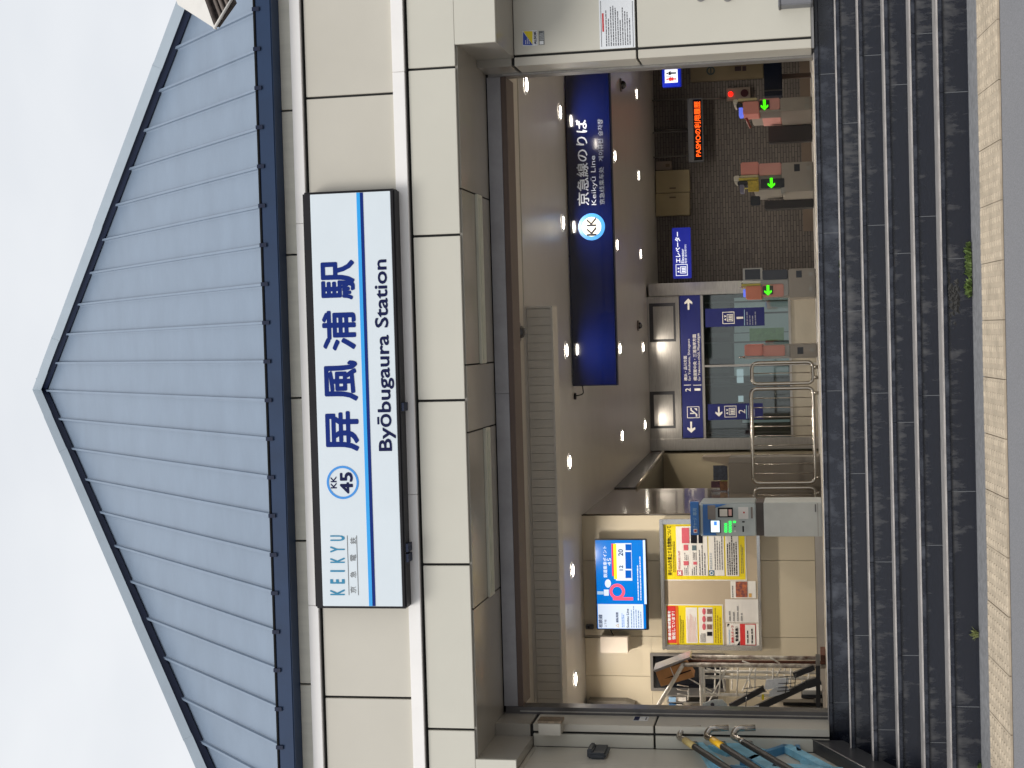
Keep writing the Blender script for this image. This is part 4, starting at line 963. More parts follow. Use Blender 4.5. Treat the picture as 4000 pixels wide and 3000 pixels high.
box('duct_lid', q[0], q[1]+.004, 4.215, 4.39, q[3], q[3]+.006, MATS['duct_cream'], cb)

# notice case
NY = 4.36
nc = T('poster_case', 'wide aluminium framed notice case with beige backing and five posters', 'notice board', P(2780, 2283, Y=NY))
q = R(NY, 2582, 2972, 2026, 2538)
alu = mat('aluminium', (.62, .62, .61), .25, .9, var=.05)
fw = .055
box('backing', q[0]+.01, q[1]-.01, NY, PW-.0008, q[2]+.01, q[3]-.01, mat('case_beige', (.40, .33, .24), .6, var=.03), nc)
for s in ((q[0], q[1], q[2], q[2]+fw*.6), (q[0], q[1], q[3]-fw*.7, q[3]), (q[0], q[0]+fw, q[2]+fw*.6, q[3]-fw*.7), (q[1]-fw, q[1], q[2]+fw*.6, q[3]-fw*.7)):
    box('frame_bar', s[0], s[1], NY-.035, NY-.0005, s[2], s[3], alu, nc, bev=.006)
YQ = NY-.004
or_m = mat('print_orange', (.62, .16, .01), .4); pink_m = mat('print_pink', (.55, .10, .13), .4); lpink = mat('print_light_pink', (.70, .42, .40), .4); paper = mat('poster_paper', (.70, .68, .64), .4, var=.03); lbl = mat('print_light_blue', (.25, .42, .62), .4)
def poster(lab, r_, m, grp='posters in the aluminium case'):
    p_ = T('poster', lab, 'poster', P((r_[0]+r_[1])/2, (r_[2]+r_[3])/2, Y=YQ), grp); pb('sheet', YQ, *r_, .003, m, p_); return p_
p1 = poster('large yellow warning poster with pictures of forbidden goods', (2594, 2910, 2038, 2264), yel_m)
pb('white_border', YQ+.001, 2590, 2914, 2034, 2268, .002, paper, p1)
ptext('持ち込みを禁止する危険物について', YQ, 2606, 2624, 2055, 2247, bk_m, p1, bold=.015)
fineprint(YQ, 2627, 2638, 2060, 2235, 2, bk_m, p1, sd=21)
pb('text_panel', YQ-.003, 2642, 2764, 2056, 2249, .0025, paper, p1); pb('text_panel', YQ-.003, 2768, 2828, 2056, 2249, .0025, paper, p1); pb('text_panel', YQ-.003, 2834, 2885, 2056, 2250, .0025, paper, p1)
pb('red_square', YQ-.006, 2644, 2666, 2228, 2249, .0025, pink_m, p1); ptext('×', YQ-.006, 2648, 2662, 2231, 2246, wh_m, p1, bold=.05)
ptext('持ち込めないもの', YQ-.003, 2648, 2658, 2152, 2224, pink_m, p1, bold=.01)
pb('blue_square', YQ-.006, 2769, 2790, 2228, 2249, .0025, mat('print_steel_blue', (.05, .15, .25), .4), p1); c = P(2779.5, 2238.5, Y=YQ); ring('white_ring', (c.x, YQ-.0075, c.z), .013, .021, .001, wh_m, p1, n=20)
ptext('持ち込めるもの', YQ-.003, 2772, 2782, 2160, 2224, mat('print_steel_blue', (.05, .15, .25)), p1)
for a, m_ in (((2663, 2692, 2062, 2122), pink_m), ((2698, 2722, 2062, 2122), bk_m), ((2728, 2744, 2062, 2122), bk_m), ((2670, 2688, 2128, 2150), pink_m), ((2703, 2720, 2130, 2150), mat('print_slate', (.10, .15, .17), .4)), ((2670, 2690, 2192, 2208), pink_m), ((2708, 2722, 2194, 2206), pink_m)):
    pb('picture_block', YQ-.006, *a, .0025, m_, p1)
for a, sd in (((2672, 2690, 2155, 2188), 1), ((2705, 2722, 2155, 2188), 2), ((2672, 2690, 2210, 2246), 3), ((2700, 2724, 2210, 2246), 4), ((2728, 2758, 2130, 2246), 5)): fineprint(YQ-.003, *a, 3, gr_m, p1, sd=sd)
fineprint(YQ-.003, 2788, 2824, 2062, 2226, 4, gr_m, p1, sd=6); fineprint(YQ-.003, 2838, 2880, 2085, 2246, 5, bk_m, p1, sd=7, h=.6); fineprint(YQ, 2892, 2904, 2080, 2240, 2, gr_m, p1, sd=8)
p2 = poster('yellow and red security poster in the lower left of the case', (2604, 2822, 2365, 2521), yel_m)
pb('white_border', YQ+.001, 2600, 2826, 2361, 2525, .002, paper, p2)
pb('red_band', YQ-.003, 2606, 2641, 2367, 2512, .0025, rd_m, p2); pb('orange_band', YQ-.003, 2642, 2651, 2367, 2517, .0025, or_m, p2)
ptext('鉄道の警戒警備を', YQ-.003, 2609, 2621, 2385, 2500, wh_m, p2, bold=.03); ptext('強化しています！', YQ-.003, 2624, 2638, 2388, 2498, wh_m, p2, bold=.03)
fineprint(YQ, 2655, 2672, 2375, 2512, 3, bk_m, p2, sd=9)
pb('text_panel', YQ-.003, 2680, 2724, 2373, 2512, .0025, paper, p2); pb('text_panel', YQ-.003, 2730, 2785, 2373, 2512, .0025, paper, p2)
fineprint(YQ-.003, 2684, 2720, 2390, 2508, 7, lpink, p2, sd=10)
for yy in (2388, 2418, 2448):
    c = P(2750, yy, Y=YQ); disc('pink_oval', (c.x, YQ-.006, c.z), .036, .0025, pink_m, p2, rz=.018); pb('figure_picture', YQ-.006, 2762, 2781, yy-9, yy+10, .0025, mat('picture_mix', (.2, .12, .1), .4, var=.8, nscale=60), p2)
pb('figure_picture', YQ-.006, 2762, 2782, 2468, 2484, .0025, bk_m, p2); fineprint(YQ-.003, 2735, 2758, 2465, 2508, 5, gr_m, p2, sd=14); fineprint(YQ, 2790, 2818, 2375, 2512, 3, mat('print_ochre', (.3, .2, .01), .4), p2, sd=15)
p3 = poster('small white flyer with a dark colourful picture, at the middle bottom of the case', (2854, 2952, 2270, 2337), paper)
pb('picture', YQ-.003, 2874, 2919, 2272, 2333, .0025, mat('flyer_picture', (.02, .03, .12), .4, nscale=26, col2=(.55, .16, .05), var=.5), p3); fineprint(YQ, 2857, 2866, 2275, 2333, 1, gr_m, p3, sd=16); pb('orange_patch', YQ-.003, 2925, 2936, 2318, 2333, .0025, mat('patch_orange', (.6, .35, .1), .4), p3)
p4 = poster('plain white letter sheet beside the small flyer in the case', (2833, 2966, 2341, 2432), mat('letter_paper', (.62, .60, .57), .4)); fineprint(YQ, 2842, 2905, 2365, 2425, 4, mat('print_mid_grey', (.25, .25, .25), .4), p4, fill=.6, sd=17)
p5 = poster('white recruitment poster with red rounded panel in the bottom left corner of the case', (2838, 2967, 2435, 2525), paper)
ptext('清掃スタッフ', YQ, 2856, 2867, 2443, 2512, rd_m, p5, bold=.03); ptext('緊急募集！', YQ, 2872, 2884, 2448, 2505, bk_m, p5, bold=.03)
pb('red_panel', YQ-.003, 2891, 2953, 2437, 2521, .0025, rd_m, p5); pb('inner_panel', YQ-.006, 2911, 2950, 2440, 2518, .0025, paper, p5)
fineprint(YQ-.006, 2912, 2946, 2448, 2512, 2, bk_m, p5, h=.35, sd=18); pprism('black_corner', [(2876, 2524), (2890, 2524), (2890, 2503)], YQ-.003, .0025, bk_m, p5); pprism('black_corner', [(2841, 2437), (2850, 2437), (2841, 2449)], YQ-.003, .0025, bk_m, p5); fineprint(YQ, 2845, 2853, 2455, 2515, 1, lbl, p5, sd=19)

# kiosk window
kz = T('kiosk_window', 'dark grey framed service window behind the magazine rack', 'window', P(2690, 2628, Y=PW))
fm = mat('window_frame_grey', (.17, .16, .15), .4, .3)
q = R(PW-.01, 2541, 2834, 2552, 2700)
f_ = .03
for s in ((q[0], q[1], q[2], q[2]+f_), (q[0], q[1], q[3]-f_, q[3]), (q[0], q[0]+f_, q[2]+f_, q[3]-f_), (q[1]-f_, q[1], q[2]+f_, q[3]-f_)): box('frame_bar', s[0], s[1], PW-.02, PW+.04, s[2], s[3], fm, kz)
box('pane', q[0]+f_, q[1]-f_, PW+.012, PW+.02, q[2]+f_, q[3]-f_, mat('dark_pane', (.006, .007, .01), .1), kz)
# card charging machine
MY = 3.75
cm = T('card_charge_machine', 'blue and grey card charging machine with green lit buttons on a white cabinet', 'ticket machine', (P(3200, 2030, Y=MY).x, MY, 0))
q = R(MY, 2733, 2953, 1965, 2095)
mg = mat('machine_grey', (.36, .40, .41), .35, .2, var=.04); mbl = mat('machine_blue', (.03, .16, .50), .35, var=.05)
box('body', q[0], q[1], MY+.012, MY+.5, q[2], q[3], mg, cm, bev=.012)
pb('fascia', MY+.004, 2737, 2950, 1968, 2092, .008, mat('fascia_grey', (.46, .52, .54), .3, var=.04), cm, bev=.002)
pprism('blue_fascia', [(2745, 1970), (2840, 1969), (2790, 1985), (2775, 2040), (2800, 2091), (2747, 2091)], MY+.0005, .003, mbl, cm)
pb('blue_header', MY-.06, 2697, 2730, 1961, 2090, .05, mbl, cm, bev=.004); pb('header_logo', MY-.063, 2709, 2724, 2066, 2082, .0025, wh_m, cm); pb('logo_mark', MY-.066, 2712, 2721, 2070, 2078, .0025, rd_m, cm)
ptext('チャージ', MY-.06, 2706, 2722, 2022, 2062, lbl, cm, bold=.02)
ptext('専用', MY-.06, 2706, 2722, 1985, 2014, lbl, cm, bold=.02)
box('header_arm', q[0]+.02, q[1]-.02, MY-.02, MY+.05, q[3]+.001, q[3]+.03, steeld_m, cm)
pb('grey_cover', MY-.004, 2764, 2795, 1974, 2029, .006, mat('cover_grey', (.26, .24, .23), .5), cm, bev=.002)
pb('reader_surround', MY-.006, 2804, 2863, 1983, 2021, .008, bk_m, cm, bev=.002); pb('reader_plate', MY-.008, 2811, 2841, 1989, 2017, .0018, paper, cm); pb('reader_plate', MY-.008, 2846, 2858, 1990, 2015, .0018, lpink, cm)
pb('instruction_card', MY-.001, 2884, 2923, 1981, 2027, .003, wh_m, cm); pb('card_dot', MY-.003, 2903, 2909, 1999, 2005, .0015, rd_m, cm); pb('card_slot', MY-.001, 2933, 2940, 1981, 2025, .003, mat('slot_taupe', (.2, .17, .16), .4), cm)
pb('touch_screen_frame', MY-.006, 2774, 2815, 2032, 2082, .008, bk_m, cm, bev=.002); pb('touch_screen', MY-.008, 2777, 2811, 2034, 2079, .0018, em('touch_white', (.75, .92, 1.), .9), cm); pb('touch_tile', MY-.01, 2789, 2800, 2037, 2052, .0018, em('touch_blue', (.05, .25, .85), .8), cm)
gn_ = em('green_button', (.03, .9, .10), 1.1)
for xx, ys in ((2835, (2048, 2058, 2067, 2076)), (2852, (2039, 2048, 2058, 2067, 2076)), (2869, (2039,))):
    for yy in ys: pb('lit_button', MY-.004, xx-5, xx+5, yy-3.6, yy+3.6, .005, gn_, cm)
for a in ((2900, 2906, 2055, 2078), (2899, 2909, 2036, 2041), (2868, 2873, 2054, 2058)): pb('slot', MY-.001, *a, .003, bk_m, cm)
c = P(2871, 2075, Y=MY); disc('round_button', (c.x, MY-.003, c.z), .011, .004, wh_m, cm, n=14)
q3 = R(MY+.05, 2953, 2984, 1962, 2094); box('neck', q3[0]+.003, q3[1]-.003, MY+.06, MY+.45, q3[2], q3[3]-.001, mat('neck_brown', (.085, .07, .065), .5), cm)
q4 = R(MY, 2984, 3213, 1963, 2096); box('cabinet', q4[0], q4[1], MY, MY+.5, .0008, q4[3], mat('cabinet_white', (.50, .53, .53), .4, var=.05, nscale=9), cm, bev=.006)
pb('cabinet_handle', MY-.008, 3183, 3188, 1970, 2000, .007, gr_m, cm); pb('plinth_line', MY-.002, 3194, 3196, 1965, 2094, .0015, mat('cover_grey', (.26, .24, .23)), cm)

# steel barriers
def barrier(lab, Yb, xt, xb, ya_, yb3, nbar, lower=True, wide=None):
    q = R(Yb, xt, xb, ya_, yb3)
    b = T('steel_barrier', lab, 'barrier', ((q[0]+q[1])/2, Yb, 0), 'tubular steel barriers by the ticket gates')
    z0 = max(q[2], .06)
    lp = [(q[0], Yb, z0), (q[0], Yb, q[3]), (q[1], Yb, q[3]), (q[1], Yb, z0)]
    tube('frame_tube', fillet(lp, .07, closed=True), .021, tube_m, b, closed=True, n=10)
    for i in range(nbar):
        x = q[0]+(q[1]-q[0])*(i+1)/(nbar+1); tube('bar', [(x, Yb, z0), (x, Yb, q[3])], .0065, tube_m, b, n=6)
    for x in (q[0]+.06, q[1]-.06): tube('foot', [(x, Yb, .001), (x, Yb, z0)], .02, tube_m, b)
    return b
barrier('short steel barrier panel next to the pink gate end', 5.9, 2937, 3178, 1416, 1498, 1)
barrier('wide steel barrier panel with ten thin bars in front of the portal', 5.9, 2938, 3194, 1517, 1886, 9)
barrier('narrow steel barrier panel against the charging machine', 5.9, 2948, 3194, 1906, 1990, 2)
for y in (1416, 1906):
    p = P(3180, y, Y=5.9)

# ------------- ticket gates
GYF = 7.0
gate_body = mat('gate_grey', (.37, .34, .30), .35, .1, var=.06); gate_lt = mat('gate_light', (.36, .35, .32), .3, .4)
g_pink = mat('gate_pink', (.80, .33, .28), .4, var=.05); g_pink2 = mat('gate_pink_dull', (.74, .37, .33), .45, var=.05); g_dark = mat('gate_dark', (.02, .024, .035), .25); g_grey = mat('gate_navy_grey', (.06, .07, .095), .35)
grn = em('arrow_green', (.05, .75, .0), 1.3); g_blue = em('reader_blue', (.12, .17, .75), .7); hump_m = mat('gate_hump', (.55, .50, .30), .25, .3)
def GX(y, x=3050): return P(x, y, Y=GYF).x
def GZ(x, y=800): return max(P(x, y, Y=GYF).z, 0)
def gblock(nm, x0, x1, y0, y1, m, g, yf=0, dep=1.5, bev=.01):
    q = R(GYF, x0, x1, y0, y1); return box(nm, q[0], q[1], GYF+yf, GYF+yf+dep, max(q[2], .001), q[3], m, g, bev=bev)
def down_arrow(x, y, g, s=.125): return arrow(GYF-.035, x, y, s, math.pi, grn, g, w=.26, name='green_arrow')
g1_ = T('ticket_gate', 'rightmost ticket gate, pink with a green arrow on a black square', 'ticket gate', (GX(412), GYF, 0), 'automatic ticket gates')
gblock('body', 3047, 3205, 378, 430, gate_body, g1_); gblock('pink_panel', 2966, 3046, 384, 429, g_pink2, g1_, yf=-.01); gblock('pink_head', 2902, 2965, 397, 446, g_pink, g1_, yf=-.03, dep=.5)
gblock('upper_body', 2925, 3046, 386, 428, gate_body, g1_, yf=.05, dep=1.4)
gblock('arrow_screen', 2967, 3006, 393, 428, g_dark, g1_, yf=-.03, dep=.018, bev=.002); down_arrow(2986, 410, g1_)
gblock('hump_rail', 2882, 2957, 383, 394, hump_m, g1_, yf=.0, dep=1.2, bev=.008); gblock('hump_end', 2863, 2882, 388, 403, mat('hump_white', (.6, .58, .5), .25, .3), g1_, yf=.0, dep=.6, bev=.01)
gblock('card_reader', 2886, 2901, 420, 452, g_blue, g1_, yf=.0, dep=.25, bev=.004); gblock('reader_base', 2876, 2901, 402, 420, g_dark, g1_, yf=.02, dep=.3)
gblock('metal_edge', 2962, 3070, 429, 434, gate_lt, g1_, yf=-.005, dep=.6, bev=.001)
a_, b_ = P(2910, 450, Y=GYF+.3), P(2932, 500, Y=GYF+.3); tube('flap_arm', [a_, b_], .016, mat('flap_pink', (.25, .06, .04), .4), g1_)
for a in ((3144, 3160, 382, 398), (3144, 3160, 406, 422)): gblock('small_mark', *a, gate_lt, g1_, yf=-.004, dep=.004, bev=0)
gblock('side_plate', 2990, 3205, 434, 502, mat('gate_side_dark', (.03, .028, .03), .4), g1_, yf=1.3, dep=.2)  # plain dark plate for the side of the gate
g2_ = T('ticket_gate', 'double ticket gate with one pink half and one yellow notice above a green arrow', 'ticket gate', (GX(690), GYF, 0), 'automatic ticket gates')
gblock('body', 3052, 3205, 632, 746, gate_body, g2_); gblock('upper_body', 2940, 3051, 640, 740, gate_body, g2_, yf=.05, dep=1.4)
gblock('pink_panel', 2964, 3052, 637, 684, g_pink2, g2_, yf=-.01); gblock('pink_head', 2894, 2963, 634, 682, g_pink, g2_, yf=-.03, dep=.9)
gblock('dark_panel', 2972, 3064, 698, 734, g_dark, g2_, yf=-.02, dep=.2, bev=.006); down_arrow(3013, 715, g2_)
gblock('yellow_notice', 2922, 2964, 706, 748, mat('notice_yellow', (.55, .42, .05), .4, var=.3, nscale=40), g2_, yf=-.04, dep=.1, bev=.004)
gblock('hump_rail', 2890, 2963, 683, 693, hump_m, g2_, dep=1.2, bev=.008); gblock('hump_end', 2866, 2889, 686, 708, mat('hump_white', (.6, .58, .5)), g2_, dep=.6, bev=.01); gblock('hump_rail', 2885, 2963, 694, 704, mat('hump_yellow', (.50, .42, .08), .3, .3), g2_, yf=-.01, dep=1.2, bev=.006)
gblock('card_reader', 2890, 2906, 722, 752, mat('reader_grey', (.2, .2, .3), .3), g2_, yf=-.02, dep=.25, bev=.004); gblock('reader_base', 2880, 2921, 706, 722, g_dark, g2_, yf=.02, dep=.4)
gblock('black_square', 3102, 3124, 641, 669, g_dark, g2_, yf=-.003, dep=.003, bev=0)
for a in ((3150, 3167, 648, 664), (3150, 3167, 705, 720)): gblock('small_mark', *a, gate_lt, g2_, yf=-.004, dep=.004, bev=0)
gblock('flap', 2925, 2965, 752, 790, g_dark, g2_, yf=.5, dep=.03); gblock('metal_edge', 3050, 3068, 733, 752, gate_lt, g2_, yf=-.01, dep=.3, bev=.003)
gblock('side_plate', 2975, 3205, 748, 782, mat('gate_side_dark', (.03, .028, .03)), g2_, yf=1.2, dep=.3)
g3_ = T('ticket_gate', 'double ticket gate with a dark screen half and a pink half with green arrow', 'ticket gate', (GX(1105), GYF, 0), 'automatic ticket gates')
gblock('body', 3080, 3205, 1048, 1160, gate_body, g3_); gblock('upper_body', 2940, 3079, 1054, 1156, gate_lt, g3_, yf=.05, dep=1.4)
gblock('dark_panel', 2978, 3077, 1054, 1092, g_grey, g3_, yf=-.01, dep=.2); fr = gblock('steel_hoop', 2902, 2978, 1047, 1094, gate_lt, g3_, yf=-.01, dep=.1, bev=.004); gblock('dark_insert', 2910, 2970, 1052, 1092, g_dark, g3_, yf=-.016, dep=.006, bev=.003)
gblock('pink_panel', 2976, 3061, 1110, 1158, g_pink2, g3_, yf=-.015, dep=.3); gblock('pink_head', 2913, 2975, 1118, 1168, mat('gate_coral', (.82, .30, .20), .4), g3_, yf=-.04, dep=.5)
gblock('arrow_screen', 2980, 3020, 1117, 1150, mat('screen_olive', (.05, .05, .03), .3), g3_, yf=-.03, dep=.014, bev=.002); down_arrow(3000, 1134, g3_)
gblock('hump_rail', 2900, 2972, 1097, 1107, mat('hump_white', (.6, .58, .5)), g3_, dep=1.2, bev=.006); gblock('hump_rail', 2896, 2972, 1108, 1117, mat('hump_yellow', (.50, .42, .08)), g3_, dep=1.2, bev=.006); gblock('hump_end', 2882, 2896, 1097, 1122, mat('hump_white', (.6, .58, .5)), g3_, dep=.6, bev=.008)
gblock('card_reader', 2903, 2913, 1130, 1160, g_blue, g3_, dep=.2, bev=.004)
gblock('black_square', 3110, 3132, 1057, 1084, g_dark, g3_, yf=-.003, dep=.003, bev=0)
for a in ((3160, 3174, 1063, 1076), (3160, 3174, 1121, 1135)): gblock('small_mark', *a, gate_lt, g3_, yf=-.004, dep=.004, bev=0)
g4_ = T('ticket_gate', 'narrow pink ticket gate end beside the steel barriers', 'ticket gate', (GX(1370), GYF, 0), 'automatic ticket gates')
gblock('body', 3086, 3205, 1344, 1398, gate_body, g4_); gblock('upper_body', 2960, 3085, 1348, 1398, gate_lt, g4_, yf=.05, dep=1.4); gblock('pink_panel', 2980, 3066, 1349, 1391, g_pink2, g4_, yf=-.01, dep=.3); gblock('pink_head', 2909, 2979, 1346, 1390, g_pink, g4_, yf=-.035, dep=.9)
gblock('metal_edge', 2909, 3085, 1392, 1401, gate_lt, g4_, yf=-.01, dep=.3, bev=.003)
gblock('black_square', 3115, 3138, 1356, 1383, g_dark, g4_, yf=-.003, dep=.003, bev=0); gblock('small_mark', 3165, 3178, 1360, 1374, gate_lt, g4_, yf=-.004, dep=.004, bev=0)
c = P(2888, 1396, Y=GYF); tube('sensor_post', [c+Vector((0, .02, 0)), c+Vector((0, .02, -.07))], .012, tube_m, g4_)

# ------------- magazine rack, cardboard, newspaper stand
RY = 3.1
rk_ = T('magazine_rack', 'rusty white wire magazine rack standing left of the poster case', 'rack', (P(3200, 2640, Y=RY).x, RY, 0))
rw = mat('chipped_white', (.78, .74, .66), .5, var=.2, nscale=22, col2=(.88, .86, .80)); rust = mat('rust', (.10, .035, .02), .8, var=.5, nscale=30, bump=.3, bscale=60); rmix = mat('rust_and_white', (.12, .05, .03), .7, nscale=9, col2=(.88, .84, .74), var=.2)
def rp(x, y, d=0): return P(x, y, Y=RY+d)
def down(p, z=.002): return Vector((p.x, p.y, z))
t1_ = rp(2700, 2566, .3); tube('post', [t1_, down(t1_)], .022, rmix, rk_)
t2_ = rp(2668, 2596, 0); tube('post', [t2_, down(t2_)], .022, rmix, rk_, label='front post, more rust than paint')
tube('slanted_bar', fillet([t2_+Vector((0, 0, -.03)), t2_, rp(2565, 2768, 0)], .03), .021, rw, rk_)
t5 = rp(2690, 2582, .15); tube('post', [t5, down(t5)], .016, rust, rk_)
for (x0, yy, d, r_) in ((2750, 2622, .1, .016), (2750, 2644, .1, .018), (2748, 2712, .1, .016), (2745, 2760, .12, .014)):
    p = rp(x0, yy, d); tube('upright_bar', [p, Vector((p.x, p.y, .10 if yy < 2700 else .45))], r_, rw, rk_)
for (x, ya2, yb2, r_) in ((2737, 2600, 2766, .018), (2747, 2608, 2740, .013)):
    tube('cross_bar', [rp(x, ya2, .08), rp(x+5, yb2, .08)], r_, rw, rk_)
for (x0, y0, x1, y1) in ((2840, 2606, 2770, 2740), (2942, 2606, 2900, 2700), (3052, 2606, 3028, 2650), (2760, 2610, 2830, 2636), (2760, 2700, 2800, 2720), (2822, 2650, 2832, 2700), (2900, 2582, 2950, 2600), (3010, 2570, 3045, 2590), (2690, 2650, 2780, 2700), (2690, 2690, 2688, 2735), (2925, 2650, 2935, 2690)):
    tube('wire', [rp(x0, y0, .05), rp(x1, y1, .1)], .0075, rw, rk_, n=6)
for i in range(6):
    zz = .16+i*.17; a, b = rp(2800, 2600, .04).x, rp(2800, 2715, .04).x
    if zz < 1.05: tube('shelf_wire', [(a, RY+.06, zz), (b, RY+.06, zz+.02)], .0075, rw, rk_, n=6); tube('shelf_wire', [(a, RY+.3, zz+.06), (b, RY+.3, zz+.08)], .0075, rw, rk_, n=6)
p = rp(3190, 2562, .2); box('rusty_foot', p.x-.03, p.x+.06, RY-.05, RY+.35, .001, .05, rust, rk_)
for yy in (2700, 2718, 2735):   # thin wires below the carton
    tube('wire', [rp(2645, yy-25, .1), rp(2690, yy-18, .1)], .006, rw, rk_, n=6)
cbx = T('cardboard_box', 'crumpled brown cardboard carton lodged askew on top of the rack', 'box', rp(2640, 2640, .1))
card = mat('cardboard', (.50, .24, .09), .75, var=.15, nscale=12); 
pq = [rp(2560, 2622, .0), rp(2672, 2590, .0), rp(2712, 2645, .0), rp(2582, 2682, .0)]
vv = pq+[q+Vector((0, .3, .015)) for q in pq]
mk('carton', vv, [(0, 1, 2, 3), (7, 6, 5, 4), (0, 4, 5, 1), (1, 5, 6, 2), (2, 6, 7, 3), (3, 7, 4, 0)], card, cbx)
fl = [rp(2552, 2618, -.01), rp(2694, 2566, -.01), rp(2698, 2572, -.01), rp(2560, 2626, -.01)]
mk('plastic_flap', fl+[q+Vector((0, .32, .01)) for q in fl], [(0, 1, 2, 3), (7, 6, 5, 4), (0, 4, 5, 1), (1, 5, 6, 2), (2, 6, 7, 3), (3, 7, 4, 0)], mat('clear_wrap', (.32, .30, .29), .2), cbx)
pprism('tear', [(2595, 2652), (2640, 2634), (2698, 2616), (2700, 2620), (2645, 2640)], RY-.006, .004, mat('tear_dark', (.03, .012, .008), .9), cbx)
tube('string', [rp(2618, 2606, -.01), rp(2632, 2640, -.012), rp(2636, 2662, -.01)], .004, rw, cbx)
ns = T('newspaper_stand', 'black slanted newspaper stand with wire baskets by the left jamb', 'stand', (P(3200, 2700, Y=2.2).x, 2.2, 0))
NYs = 2.2
def np_(x, y, d=0): return P(x, y, Y=NYs+d)
def slab(nm, p, q, w, m, par, dep=.05, d=0):
    a, b = np_(*p, d), np_(*q, d); u_ = (b-a).normalized(); s = Vector((-u_.z, 0, u_.x))*w/2
    v = [a+s, b+s, b-s, a-s]; v += [k+Vector((0, dep, 0)) for k in v]
    return mk(nm, v, [(0, 1, 2, 3), (7, 6, 5, 4), (0, 4, 5, 1), (1, 5, 6, 2), (2, 6, 7, 3), (3, 7, 4, 0)], m, par)
bkp = mat('stand_black', (.022, .023, .028), .35, var=.2)
slab('side_rail', (2852, 2762), (2985, 2690), .05, bkp, ns, d=.1); slab('side_rail', (2930, 2782), (3150, 2676), .06, bkp, ns); slab('side_rail', (3150, 2676), (3205, 2660), .07, bkp, ns)
slab('side_rail', (3100, 2640), (3180, 2608), .05, bkp, ns, d=.1)
slab('base_rail', (3195, 2600), (3197, 2788), .04, bkp, ns, dep=.5)
for a, b in (((2905, 2690), (2985, 2680)), ((2905, 2705), (2995, 2702)), ((2850, 2755), (2935, 2770)), ((2860, 2772), (2965, 2766)), ((3040, 2670), (3105, 2668)), ((3040, 2687), (3100, 2682)), ((3035, 2700), (3108, 2696)), ((3045, 2645), (3120, 2640))):
    tube('basket_wire', [np_(*a, -.05), np_(*b, -.05)], .004, bkp, ns, n=6)
for a, b in (((2918, 2685), (2912, 2780)), ((3075, 2640), (3068, 2712)), ((3108, 2630), (3104, 2700))): tube('basket_wire', [np_(*a, -.05), np_(*b, -.05)], .004, bkp, ns, n=6)
tg = slab('yellow_tag', (2980, 2712), (2980, 2735), .022, yel_m, ns, dep=.004, d=-.08)
def paper_(lab, pp, d, m):
    o = pprism('newspaper', pp, NYs+d, .015, m, None); tag(o, lab, 'newspaper', 'papers in the black stand'); return o
nw = mat('news_blue', (.55, .72, .80), .5, nscale=14, col2=(.70, .72, .70), var=.4)
o = paper_('pale blue and white newspaper at the top left of the black stand', [(2741, 2776), (2745, 2748), (2790, 2733), (2822, 2734), (2840, 2752), (2836, 2780)], -.02, nw)
for xx in (2783,):
    for yy in (2752, 2772):
        c = np_(xx, yy, -.025); disc('photo_spot', (c.x, NYs-.03, c.z), .018, .004, mat('spot_dark', (.05, .05, .07), .5), o)
news2 = mat('news_white', (.78, .80, .82), .5, var=.12, nscale=30)
paper_('folded white paper low in the basket by the jamb', [(2862, 2778), (2868, 2768), (2965, 2758), (2945, 2778)], -.02, news2)
paper_('wrapped white newspaper sticking up in the middle of the stand', [(2985, 2690), (2993, 2655), (3040, 2652), (3080, 2648), (3080, 2672), (3000, 2694)], -.01, news2)
paper_('grey wrapped newspaper in the lower middle basket', [(3003, 2724), (3006, 2702), (3030, 2682), (3075, 2680), (3085, 2700), (3040, 2716)], -.04, mat('news_grey', (.62, .64, .66), .3, var=.15, nscale=25))
mp_ = T('magazine_shelf', 'low dark shelf with cream trays at the foot of the newspaper stand', 'shelf', (P(3200, 2740, Y=2.7).x, 2.7, 0))
def mbx(nm, r_, m, d=0, dep=.3): q = R(2.7+d, *r_); return box(nm, q[0], q[1], 2.7+d, 2.7+d+dep, max(q[2], .001), q[3], m, mp_, bev=.003)
mbx('case', (3060, 3215, 2745, 2790), bkp, .1); mbx('cream_tray', (3040, 3182, 2731, 2744), mat('tray_cream', (.42, .37, .30), .5)); mbx('cream_tray', (2990, 3214, 2768, 2786), mat('tray_cream', (.42, .37, .30)), -.02); mbx('white_block', (3135, 3210, 2697, 2714), paper, .02); mbx('dark_block', (3130, 3213, 2716, 2728), g_dark, 0)
q = R(2.68, 2992, 3030, 2772, 2782); box('red_lettering_patch', q[0], q[1], 2.676, 2.679, q[2], q[3], rd_m, mp_); q = R(2.68, 3045, 3100, 2770, 2784); box('orange_patch', q[0], q[1], 2.676, 2.679, q[2], q[3], mat('patch_orange', (.6, .35, .1)), mp_)
# boxes of stock on the low ledge below the window
sk_ = T('stock_shelf', 'white shelf with blue labelled packets under the service window', 'shelf', P(2680, 2735, Y=4.0))
def skb(nm, r_, m, dep=.3, d=0): return pb(nm, 4.0+d, *r_, dep, m, sk_)
skb('shelf_board', (2606, 2800, 2717, 2722), steeld_m); skb('packet', (2612, 2640, 2724, 2742), lbl, .2); skb('packet', (2612, 2640, 2752, 2766), mat('packet_blue', (.05, .16, .35), .4), .2); skb('packet', (2640, 2680, 2724, 2740), paper, .2, .01); skb('packet', (2640, 2665, 2752, 2766), paper, .2, .01); skb('shelf_back', (2605, 2800, 2723, 2790), mat('shelf_drab', (.32, .29, .24), .5), .02, .32)
skb('shelf_board', (2606, 2800, 2743, 2746), steeld_m, .3)

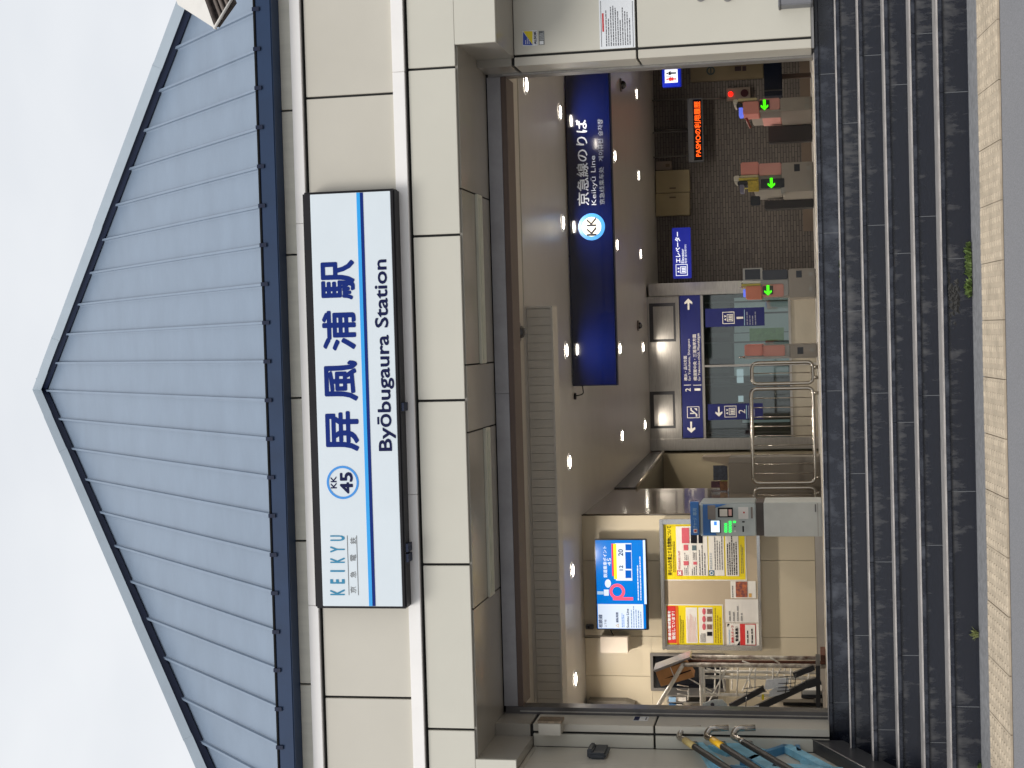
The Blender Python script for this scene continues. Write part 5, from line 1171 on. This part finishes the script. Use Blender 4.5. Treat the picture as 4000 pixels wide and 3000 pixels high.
# ================================================================ WEEDS at the foot of the stairs
leaf = mat('weed_leaf', (.075, .13, .028), .6, nscale=30, col2=(.17, .235, .06), var=.3); dry = mat('dry_blade', (.22, .24, .08), .7, var=.3, nscale=30)
def weeds(lab, pts_, h, nper, m, blade=False, cat='weed'):
    vs_, fs_ = [], []
    for c in pts_:
        for _ in range(nper):
            an = random.uniform(0, 6.28); hh = h*random.uniform(.35, 1); lean = random.uniform(.1, .8)
            b = c+Vector((random.uniform(-.02, .02), random.uniform(-.015, .015), 0)); tip = b+Vector((math.cos(an)*hh*lean, math.sin(an)*hh*lean*.5-.01, hh*(1-lean*.45)))
            mid = b.lerp(tip, .55)+Vector((0, 0, hh*.1)); sd_ = Vector((-math.sin(an), math.cos(an), random.uniform(-.4, .4))).normalized()*(.0035 if blade else .011)*random.uniform(.6, 1.3)
            o = len(vs_); vs_ += [b-sd_*.3, b+sd_*.3, mid+sd_, tip, mid-sd_]; fs_.append((o, o+1, o+2, o+3, o+4))
    o = mk('weed_tuft', vs_, fs_, m); tag(o, lab, cat, 'weeds at the foot of the steps')
def wp(x, y): q = P(x, y, Y=GY-.02); return Vector((q.x, GY-.02, G0+.001))
weeds('long row of green weeds in the joint at the foot of the steps', [wp(3800, y) for y in range(950, 1150, 6) if random.random() < .75], .06, 6, leaf)
weeds('dry grassy tuft alone at the foot of the steps, left half', [wp(3800, 2478)]*3, .075, 12, dry, True)
weeds('tiny leafy weed at the lower left corner of the steps', [wp(3830, 2992)]*2, .035, 8, leaf)
q = P(3690, 1750, Y=-1.52); 
weeds('very small weed sprouting from the second step edge', [Vector((P(3370, y, Y=-.55).x, -.55+.02, zs[1]+.004)) for y in range(1020, 1080, 10)], .012, 4, leaf)
# grey lime deposits on the lowest step
dep = mat('lime_deposit', (.055, .053, .05), .9, var=.4, nscale=40, bump=.5, bscale=60)
vs_, fs_ = [], []
for _ in range(60):
    yy = random.gauss(1165, 55); xx = random.uniform(3695, 3745); c = P(xx, yy, Y=GY-.001); r_ = random.uniform(.008, .024)
    o = len(vs_); vs_ += [c+Vector((-r_, 0, -r_)), c+Vector((r_*1.3, 0, -r_*.6)), c+Vector((r_*.5, 0, r_)), c+Vector((0, -r_*.7, 0))]; fs_ += [(o, o+1, o+3), (o+1, o+2, o+3), (o+2, o, o+3)]
mk('lime_crust', vs_, fs_, dep, kind='stuff', label='grey lime crust on the lowest riser')
